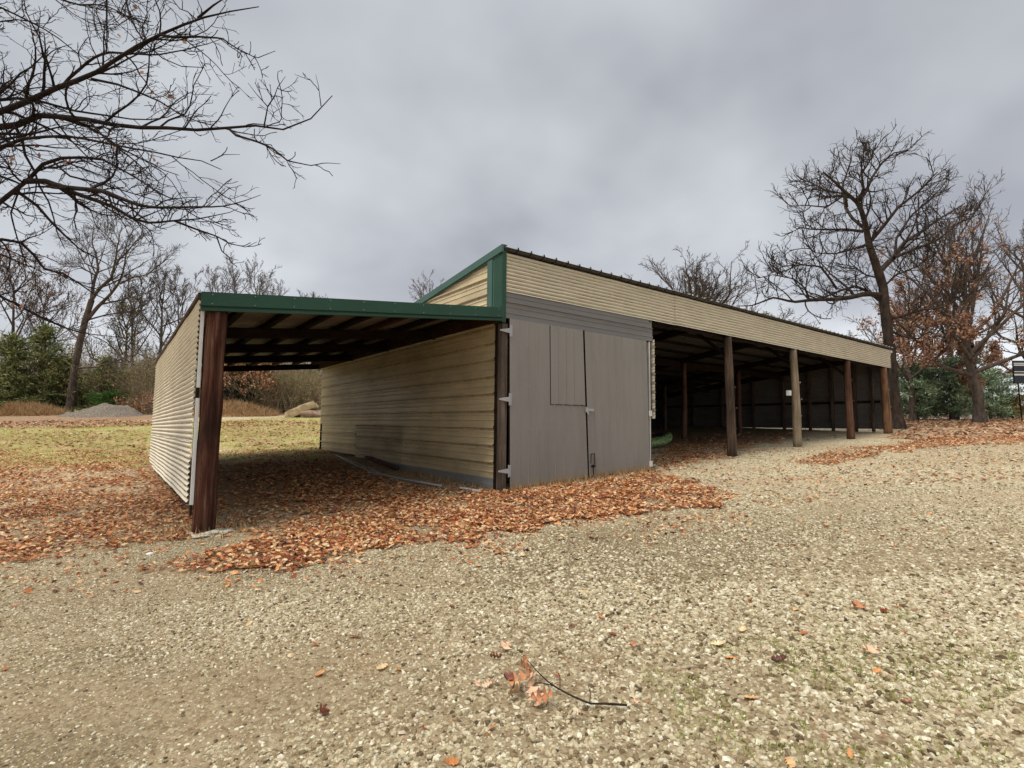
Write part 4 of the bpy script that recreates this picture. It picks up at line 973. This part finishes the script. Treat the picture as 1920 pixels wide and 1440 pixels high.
# generic procedural tree
def auto_tree(name,label,u,depth,topv,spread,bark_='bark_grey',nl=9,fork=.35,r=.16,rmin=.009,leaf=None,group=None,lean=0.,stems=1,lv=(8,5,3),up=.06,v0=797,rise=.8):
    b=gat(u,depth); top=at(u,topv,depth)[2]-b[2]; Hh=top
    tpts=[b,b+np.array([lean*.3,0,Hh*.2]),b+R*lean*.5+np.array([0,0,Hh*fork]),b+R*lean*.8+np.array([.1,.1,Hh*(fork+.2)]),b+R*lean+np.array([0,0,Hh*.8])]
    limbs=[]
    for i in range(nl):
        t=fork+(.80-fork)*(i+.5*rng.random())/nl; st=b+R*lean*t+np.array([0,0,Hh*t]); az=2.4*i+rng.random(); 
        L=spread*(1.05-.45*(t-fork)/(.8-fork))*(.75+.5*rng.random()); e=.45+rise*(t-fork)/(.8-fork)+.25*rng.random()
        dr=np.array([math.cos(az)*math.cos(e),math.sin(az)*math.cos(e),math.sin(e)])
        mid=st+dr*L*.5+np.array([0,0,-.04*L])+rng.normal(size=3)*.08*L; en=st+dr*L+np.array([0,0,.14*L])+rng.normal(size=3)*.08*L
        limbs.append(([st,mid,en],r*(.5-.25*(t-fork)),r*.09))
    for i in range(3):
        az=i*2.1; st=b+R*lean*.8+np.array([0,0,Hh*.76]); limbs.append(([st,st+np.array([.07*Hh*math.cos(az),.07*Hh*math.sin(az),.11*Hh]),st+np.array([.09*Hh*math.cos(az),.09*Hh*math.sin(az),.235*Hh])],r*.3,r*.07))
    return mk_tree(name,label,b,limbs,[dict(num=lv[0],tmin=.2,ang=.65,lenf=.45,k=7,wig=.13,up=up,rf=.55,rmin=rmin*1.4,lmin=.5),dict(num=lv[1],tmin=.2,ang=.65,lenf=.5,k=5,wig=.17,up=up,rf=.6,rmin=rmin,lmin=.3),dict(num=lv[2],tmin=.2,ang=.7,lenf=.55,k=4,wig=.2,up=up,rf=.7,rmin=rmin*.85,lmin=.2)],
      bark_,group,leaf=leaf,trunk_pts=tpts,trunk_r=[r*1.15,r,r*.8,r*.55,r*.3])
auto_tree('russet_oak','oak keeping brown leaves on its low boughs beside the green cedars, right side',1838,25.5,505,5.6,'bark_grey',18,.26,.215,.011,leaf=(9500,.12,'russet',lambda Q:np.clip((7.4-Q[:,2])/3.0,0.02,1)),lean=-.4,rise=.9)
auto_tree('bare_tree','tall many stemmed bare tree behind the russet oak at the right',1790,31,400,5.6,'bark_grey',13,.25,.18,.012,leaf=(700,.12,'russet',lambda Q:np.clip((5.8-Q[:,2])/2,0,1)),up=.10,rise=1.0)
auto_tree('bare_tree','bare upright tree cut by the right edge behind the russet oak',1940,33,415,4.0,'bark_grey',12,.22,.22,.010,leaf=(1500,.12,'russet',lambda Q:np.clip((6.8-Q[:,2])/3,0,1)),up=.10)
auto_tree('russet_tree','low spreading brown leaved tree between the bare oak and the cedars',1712,29,585,4.0,'bark_grey',11,.3,.15,.010,leaf=(5500,.125,'russet',lambda Q:np.clip((5.9-Q[:,2])/1.5,.05,1)))
auto_tree('bare_tree','round headed bare tree showing above the middle of the shed roof',1312,46,515,6.2,'bark_grey',18,.50,.30,.015,lv=(10,6,4),rise=.45)
auto_tree('bare_tree','low bare tree beside the cedar tip above the shed roof',1425,42,600,4.2,'bark_grey',10,.5,.2,.014,rise=.4)
auto_tree('bare_tree','small far bare tree top peeping over the roof slope right of the cedar tip',1518,60,612,3.2,'bark_far',8,.4,.14,.018,lv=(6,4,2))
auto_tree('bare_tree','faint bare tree top just above the roof near its far end',1590,60,628,3.0,'bark_far',8,.4,.14,.018,lv=(6,4,2))
auto_tree('bare_tree','small far bare tree top above the green carport fascia beside the gable',800,62,520,4.0,'bark_far',10,.5,.2,.018,lv=(8,5,3))
# left wood
LG_='bare trees of the wood behind the carport'
DL=36
tp1=[gat(128,DL)]+traced([(140,690),(150,640),(160,600),(172,562)],DL,DL)
l1=[([(172,562),(175,535),(180,517),(185,505),(182,480),(175,455),(178,425)],.12,.02,0,1),([(172,562),(185,542),(207,520),(212,500),(217,462),(225,425)],.12,.02,0,-1),([(163,600),(182,577),(205,555),(225,530),(237,500),(245,455)],.13,.02,0,.5),([(225,532),(250,520),(275,515),(300,492),(312,480)],.07,.02,.3,-1),([(185,505),(160,495),(140,462),(125,455)],.06,.02,.2,1),([(146,690),(184,687),(222,673),(245,665)],.07,.02,0,-1.5),([(152,640),(120,610),(85,600),(60,590)],.06,.02,0,1.5),([(212,500),(240,470),(265,440),(280,435)],.06,.02,0,1),([(217,462),(200,440),(195,420)],.05,.02,-.5,-.5),([(165,600),(200,590),(240,585),(290,560)],.06,.02,0,1.),([(180,517),(150,500),(120,500)],.05,.02,.2,-1)]
mk_tree('bare_tree','largest forked bare tree of the wood, left of the cream carport wall',tp1[0],[(traced(p,DL+a,DL+b),r0,r1) for p,r0,r1,a,b in l1],
 [dict(num=9,tmin=.15,ang=.65,lenf=.5,k=7,wig=.13,up=.07,rf=.55,rmin=.016,lmin=1.0),dict(num=6,tmin=.2,ang=.65,lenf=.5,k=5,wig=.16,up=.06,rf=.6,rmin=.012,lmin=.6),dict(num=4,tmin=.2,ang=.65,lenf=.5,k=4,wig=.18,up=.05,rf=.7,rmin=.0095,lmin=.35)],'bark_grey',LG_,trunk_pts=tp1,trunk_r=[.26,.22,.2,.17])
TL=[(18,41,470,4.6,'leftmost bare tree of the wood with a few red leaves left',2.6,'russet',900),(70,47,510,4.2,'thin bare tree behind the dark green cedars at the left',0,'russet',500),(-60,40,450,4.5,'bare tree at the very left edge of the wood',0,'russet',500),(252,47,520,4.0,'slim bare tree just left of the cream carport wall top',0,None,0),(292,44,500,4.2,'bare tree rising straight behind the cream carport wall',0,None,0),(342,50,505,3.6,'slender bare tree behind the corner of the green carport fascia',0,None,0),
 (395,50,500,3.6,'leftmost of the bare tops showing over the green carport fascia',0,None,0),(432,52,484,3.4,'tallest bare top showing over the green carport fascia',0,None,0),(462,54,492,3.4,'third bare top from the left over the green carport fascia',0,None,0),(492,52,520,3.0,'rightmost low bare top over the green carport fascia',0,None,0),(575,44,560,4.,'bare tree in the wood seen through the carport behind the tan slab',0,None,0),(215,42,560,3.4,'thin bare tree standing behind the small green cedar bush',0,'yellowleaf',400)]
for (u,d,tv,sp,lab,_,lm,ln) in TL:
    farb='bark_far' if u>300 and u<560 else 'bark_grey'
    auto_tree('bare_tree',lab,u,d,tv,sp,farb,9,.30,.15,.013 if d<46 else .016,leaf=(ln,.14,lm,None) if lm else None,group=LG_,lv=(8,5,3),lean=rng.normal()*.4,up=.09)
print('trees',time.time()-T0)
# evergreens
def cedar(name,label,u,depth,topv,width,mat,dens=9000,group=None,shape='cone',size=.22,stem='bark_grey'):
    b=gat(u,depth); Hh=at(u,topv,depth)[2]-b[2]; root=thing(name,label,'tree' if Hh>2.4 else 'bush',b,group)
    V,Fc=tubes(resample([(0,0,-.1),(.05,0,Hh*.5),(0,.03,Hh*.93)],10)[None],np.linspace(.035*Hh**.8,.01,10)[None],8); newobj('trunk',mesh_np('trunk',V,Fc,4,True),stem,root)
    nb=int(60+Hh*22); t=rng.random(nb)**.85; z=Hh*(.06+.90*t)
    prof=(1-t)**.75 if shape=='cone' else np.sin(np.pi*np.clip(t*.92+.10,0,1))**.7
    L=width*(prof*.9+.08)*(.6+.55*rng.random(nb)); az=rng.random(nb)*6.28; lump=1+.28*np.sin(az*2+t*5)+.2*np.sin(az*3+1.3+t*9); L=L*lump
    e=.15+.5*t; st=np.stack([0*z,0*z,z],-1); dr=np.stack([np.cos(az)*np.cos(e),np.sin(az)*np.cos(e),np.sin(e)-.10],-1)
    k=7; s=np.linspace(0,1,k)[None,:,None]; Pb=st[:,None]+dr[:,None]*L[:,None,None]*s+np.array([0,0,-.12])*L[:,None,None]*s**2
    V,Fc=tubes(Pb,np.maximum(.012*(1-s[...,0]*.7),.004)*np.ones((nb,k)),3); newobj('branches',mesh_np('branches',V,Fc,4,True),stem,root)
    w=L/L.sum(); bi=rng.choice(nb,dens,p=w); sp=rng.random(dens)**.6; 
    pos=st[bi]+dr[bi]*(L[bi]*sp)[:,None]+np.array([0,0,-.12])*(L[bi]*sp**2)[:,None]+rng.normal(size=(dens,3))*np.array([.09,.09,.06])*width**.6
    sz=size*(.5+rng.random(dens)); az2=az[bi]+rng.normal(size=dens)*.7
    LTm=np.array([(0,0,0),(.45,.16,.02),(1,0,.0),(.45,-.16,.02)])
    island_mesh('foliage',LTm,QF,pos,az2,np.stack([sz,sz*.8,sz],-1),tilt=np.stack([(rng.random(dens)-.5)*2.4,-.3+rng.normal(size=dens)*.5],-1),kindmat=mat,var=.2,smooth=False,parent=root)
    return root
cedar('cedar','broad dark green cedar at the left edge of the wood',8,35.8,622,3.0,'cedar',13000)
cedar('cedar','tallest green cedar left of the largest forked tree',72,36.4,604,3.0,'cedar',14000)
cedar('cedar','dull green cedar right against the trunk of the largest forked tree',116,36.8,672,2.0,'cedar',10000)
cedar('cedar','green cedar half hidden behind the forked tree trunk on its right',192,37.2,668,1.8,'cedar',6000)
cedar('cedar_bush','small bright green cedar bush just behind the gravel pile',207,35.5,737,1.2,'bushgreen',7000,shape='round',size=.16)
cedar('cedar','very dark green cedar seen through the carport beside the post',455,38,640,2.4,'cedar_deep',14000,size=.26)
cedar('yellow_shrub','yellow green shrub seen through the carport in the middle of the gap',530,38,700,2.0,'yellowleaf',2600,shape='round',size=.14)
cedar('yellow_shrub','small yellow green shrub top above the brush beside the cream carport wall',268,40,655,1.3,'yellowleaf',1400,shape='round',size=.14)
for u,tv,lab in ((432,690,'pinkish leaved sapling close to the post, seen through the carport'),(494,680,'tall russet sapling seen through the middle of the carport')):
    auto_tree('russet_sapling',lab,u,35.5,tv,1.3,'bark_grey',9,.25,.05,.008,leaf=(1300,.12,'leaves_far',None),lv=(5,3,2))
cedar('evergreen','blue green evergreen nearest the end post at the right',1722,30.5,676,2.2,'cedar_blue',13000,shape='round',size=.2)
cedar('evergreen','dense green evergreen between the two oaks at the right',1785,29.5,668,2.4,'cedar_blue',14000,shape='round',size=.2)
cedar('evergreen','green evergreen half hidden by the russet oak trunk',1858,32,690,1.6,'cedar_blue',8000,shape='round',size=.2)
cedar('evergreen','low grey green bush below the striped panel',1900,32,742,1.3,'olive',4500,shape='round',size=.16)
cedar('cedar','pointed cedar tip rising over the shed roof between the bare trees',1442,43,572,1.9,'cedar',6000)
# undergrowth and far wood
def thicket(name,label,us,depths,n,hmin,hmax,mat,leafm=None,nleaf=0,r=.012):
    u=rng.uniform(*us,n); d=rng.uniform(*depths,n); P0=C[None]+F2[None]*d[:,None]+R3[None]*((u-960)/f*d)[:,None]; P0[:,2]=H(P0[:,0],P0[:,1])
    k=7; hh=rng.uniform(hmin,hmax,n)*(.5+.8*vnoise(u*.05,d*.2,1,3)); az=rng.random(n)*6.28; ben=rng.random(n)*.5
    dr=np.stack([np.cos(az)*ben,np.sin(az)*ben,np.ones(n)],-1); dr=norm(dr)
    Q=np.empty((n,k,3)); Q[:,0]=P0
    for s in range(1,k): dr=norm(dr+.16*rng.normal(size=dr.shape)+np.array([0,0,-.04])); Q[:,s]=Q[:,s-1]+dr*(hh/(k-1))[:,None]
    RR=r*(1-.7*np.linspace(0,1,k))[None]*np.ones((n,1))*(d/36)[:,None]
    Q2,R2=kids(Q,RR,5,.2,.8,.45,5,.2,.02,.7,r*.5)
    V,Fc=tubes(Q,RR,3); V2,F_2=tubes(Q2,R2,3); me=mesh_np(name,np.concatenate([V,V2]),np.concatenate([Fc,F_2+len(V)]),4,True)
    o=newobj(name,me,mat); meta(o,label,'undergrowth',kind='stuff')
    if nleaf:
        q=Q2.reshape(-1,3); pk=q[rng.integers(0,len(q),nleaf)]+rng.normal(size=(nleaf,3))*.1; s=.13*(.6+.8*rng.random(nleaf))
        ob=island_mesh(name.replace('brush','brush')+'_leaves',QT,QF,pk,rng.random(nleaf)*6.28,np.stack([s,s*1.2,s],-1),tilt=(rng.random((nleaf,2))-.5)*3.,kindmat=leafm,var=.3,smooth=False)
        meta(ob,label+', dry leaves among the twigs','undergrowth',kind='stuff')
thicket('woodland_brush','grey brown brushwood at the foot of the wood on the left',(-250,330),(37,47),3400,1.6,5.4,'brush','olive',26000,.012)
thicket('woodland_brush','pale tangled brush seen through the carport',(370,640),(37,47),2200,1.6,5.4,'brush','olive',9000,.012)
thicket('woodland_brush','yellow green tinged saplings among the brush left of the carport wall',(120,330),(36,44),260,2.5,6.0,'brush','yellowleaf',2600,.012)
thicket('woodland_brush','yellow green tinged saplings seen through the carport',(470,640),(36,44),260,2.5,5.5,'brush','yellowleaf',2600,.012)
thicket('far_woods','dense far wood of thin bare stems along the left horizon',(-500,1100),(52,75),2600,5,9.5,'brush','olive',9000,.03)
thicket('verge_brush','brown scrub and weeds beyond the road on the right',(1600,2300),(36,60),1600,.8,2.6,'brush','drygrass',5000,.014)
thicket('brown_scrub','reddish leafy scrub low behind the gravel pile',(225,300),(35,37),260,.5,1.6,'brush','leaves_far',1400,.012)
# mounds
def mound(name,u,depth,wpx,hgt,dep,mat,label,cat,kind=None,seed=0,sx=0):
    b=gat(u,depth); w=wpx/f*depth/2; nx_,ny_=40,20
    vs=[];
    for i in range(nx_+1):
        for j in range(ny_+1):
            a=-1+2*i/nx_; c=-1+2*j/ny_; r_=math.hypot(a,c); hh=hgt*max(0,math.cos(min(r_,1)*math.pi/2))**1.25*(1+.25*math.sin(a*3+seed))+hgt*(r_<.95)*(.09*(random.random()-.5)+.30*(float(vnoise(a*w,c*dep,2.2,int(seed)+3))-.5)+.18*(float(vnoise(a*w,c*dep,5,int(seed)+8))-.5))
            pw=R*(a*w)+F*(c*dep); x=b[0]+pw[0]; y=b[1]+pw[1]
            vs.append((pw[0],pw[1],float(H(x,y))-b[2]-.03+hh))
    fs=[(i*(ny_+1)+j,(i+1)*(ny_+1)+j,(i+1)*(ny_+1)+j+1,i*(ny_+1)+j+1) for i in range(nx_) for j in range(ny_)]
    m=MB(); m.add(vs,fs); o=m.build(name,mat,None,True); o.location=[float(x) for x in b]; meta(o,label,cat,kind=kind); return o,b,w
mound('gravel_pile',190,33.5,150,.80,1.7,'pile','low rounded heap of grey gravel at the edge of the wood','gravel pile')
def drymound(u,depth,wpx,hgt,lab,n=9000):
    o,b,w=mound('dry_grass_mound',u,depth,wpx,hgt,1.6,'mound',lab,'mound',seed=u)
    a=rng.uniform(-1,1,n); c=rng.uniform(-1,1,n); r_=np.hypot(a,c); k=r_<1; a,c,r_=a[k],c[k],r_[k]
    hh=hgt*np.cos(r_*np.pi/2)**1.25; P0=R[None]*(a*w)[:,None]+F[None]*(c*1.6)[:,None]
    P0[:,2]=H(b[0]+P0[:,0],b[1]+P0[:,1])-b[2]+hh-.03+hgt*.30*(vnoise(a*w,c*1.6,2.2,int(u)+3)-.5)
    s=.42*(.3+1.1*rng.random(len(a))); island_mesh('grass_tufts',np.array([(-.5,0,0),(.5,0,0),(.1,.5,1.)]),np.array([(0,1,2)]),P0,rng.random(len(a))*6.28,np.stack([s*.07,s*(rng.random(len(a))*2-1),s],-1),tilt=rng.normal(size=(len(a),2))*.5,kindmat='drygrass',var=.1,smooth=False,parent=o)
drymound(36,34,160,.62,'orange brown mound of dead grass left of the gravel pile')
drymound(430,34.5,180,.72,'brown overgrown mound seen through the carport')
# dry grass fringe
print('veg',time.time()-T0)
# ------------------------------------------------------------------ world, light
w=bpy.data.worlds.new('World'); S.world=w; w.use_nodes=True; nt=w.node_tree; nt.nodes.clear()
def N(t,**k):
    x=nt.nodes.new(t)
    for a,b in k.items(): setattr(x,a,b)
    return x
ELEV=math.radians(58); AZ=math.atan2(*( -(R*.75)-(F*.65))[:2])   # direction towards the sun measured from +Y
sky=N('ShaderNodeTexSky',sky_type='NISHITA'); sky.sun_disc=False; sky.sun_elevation=ELEV; sky.sun_rotation=AZ
b1=N('ShaderNodeBackground'); b1.inputs[1].default_value=.10; nt.links.new(sky.outputs[0],b1.inputs[0])
tc=N('ShaderNodeTexCoord'); sep=N('ShaderNodeSeparateXYZ'); nt.links.new(tc.outputs['Generated'],sep.inputs[0])
def MA(op,a,b=0.):
    x=N('ShaderNodeMath',operation=op)
    for i,v in enumerate((a,b)):
        if isinstance(v,(int,float)): x.inputs[i].default_value=v
        else: nt.links.new(v,x.inputs[i])
    return x.outputs[0]
zc=MA('MAXIMUM',sep.outputs[2],0.); den=MA('ADD',zc,.45)
cb=N('ShaderNodeCombineXYZ'); nt.links.new(MA('DIVIDE',sep.outputs[0],den),cb.inputs[0]); nt.links.new(MA('DIVIDE',sep.outputs[1],den),cb.inputs[1])
def WN(scale,detail,rough,off=(0,0,0)):
    mp=N('ShaderNodeMapping'); mp.inputs['Location'].default_value=off; nt.links.new(cb.outputs[0],mp.inputs[0])
    x=N('ShaderNodeTexNoise'); x.inputs['Scale'].default_value=scale; x.inputs['Detail'].default_value=detail; x.inputs['Roughness'].default_value=rough; x.inputs['Distortion'].default_value=.1
    nt.links.new(mp.outputs[0],x.inputs['Vector']); return x.outputs['Fac']
cl=WN(1.3,4,.45,(2.3,.7,0)); cl2=WN(3.4,4,.45,(5,1,0))
cm=MA('ADD',MA('MULTIPLY',cl,.75),MA('MULTIPLY',cl2,.25))
rp=N('ShaderNodeValToRGB'); e=rp.color_ramp.elements; e[0].position=.39; e[0].color=(.235,.24,.262,1); e[1].position=.68; e[1].color=(.45,.47,.485,1)
nt.links.new(cm,rp.inputs[0])
# brightness with height: pale low band, darker deck, bright overhead
rz=N('ShaderNodeValToRGB'); e=rz.color_ramp.elements
e[0].position=0; e[0].color=(1.62,1.60,1.58,1); e[1].position=1; e[1].color=(4.6,4.6,4.5,1)
for p_,c_ in ((.12,(1.35,1.34,1.33,1)),(.28,(1.02,1.02,1.02,1)),(.55,(.90,.90,.90,1)),(.72,(1.10,1.10,1.10,1))):
    q_=e.new(p_); q_.color=c_
nt.links.new(zc,rz.inputs[0])
mx=N('ShaderNodeMix',data_type='RGBA',blend_type='MULTIPLY'); mx.inputs[0].default_value=1; nt.links.new(rp.outputs[0],mx.inputs[6]); nt.links.new(rz.outputs[0],mx.inputs[7])
b2=N('ShaderNodeBackground'); b2.inputs[1].default_value=1.0; nt.links.new(mx.outputs[2],b2.inputs[0])
ms=N('ShaderNodeMixShader'); ms.inputs[0].default_value=.93; nt.links.new(b1.outputs[0],ms.inputs[1]); nt.links.new(b2.outputs[0],ms.inputs[2])
wo=N('ShaderNodeOutputWorld'); nt.links.new(ms.outputs[0],wo.inputs[0])
sl_=bpy.data.lights.new('sun','SUN'); sl_.energy=1.5; sl_.angle=math.radians(24); sl_.color=(1,.93,.82)
so=bpy.data.objects.new('sun',sl_); COL.objects.link(so)
sd=Vector((math.sin(AZ)*math.cos(ELEV),math.cos(AZ)*math.cos(ELEV),math.sin(ELEV)))
so.rotation_euler=sd.to_track_quat('Z','Y').to_euler(); so.location=(0,0,30)
S.view_settings.view_transform='Standard'; S.view_settings.look='None'; S.view_settings.exposure=.82; S.view_settings.gamma=1
S.cycles.max_bounces=6; S.cycles.diffuse_bounces=2; S.cycles.transparent_max_bounces=4
print('done',time.time()-T0)
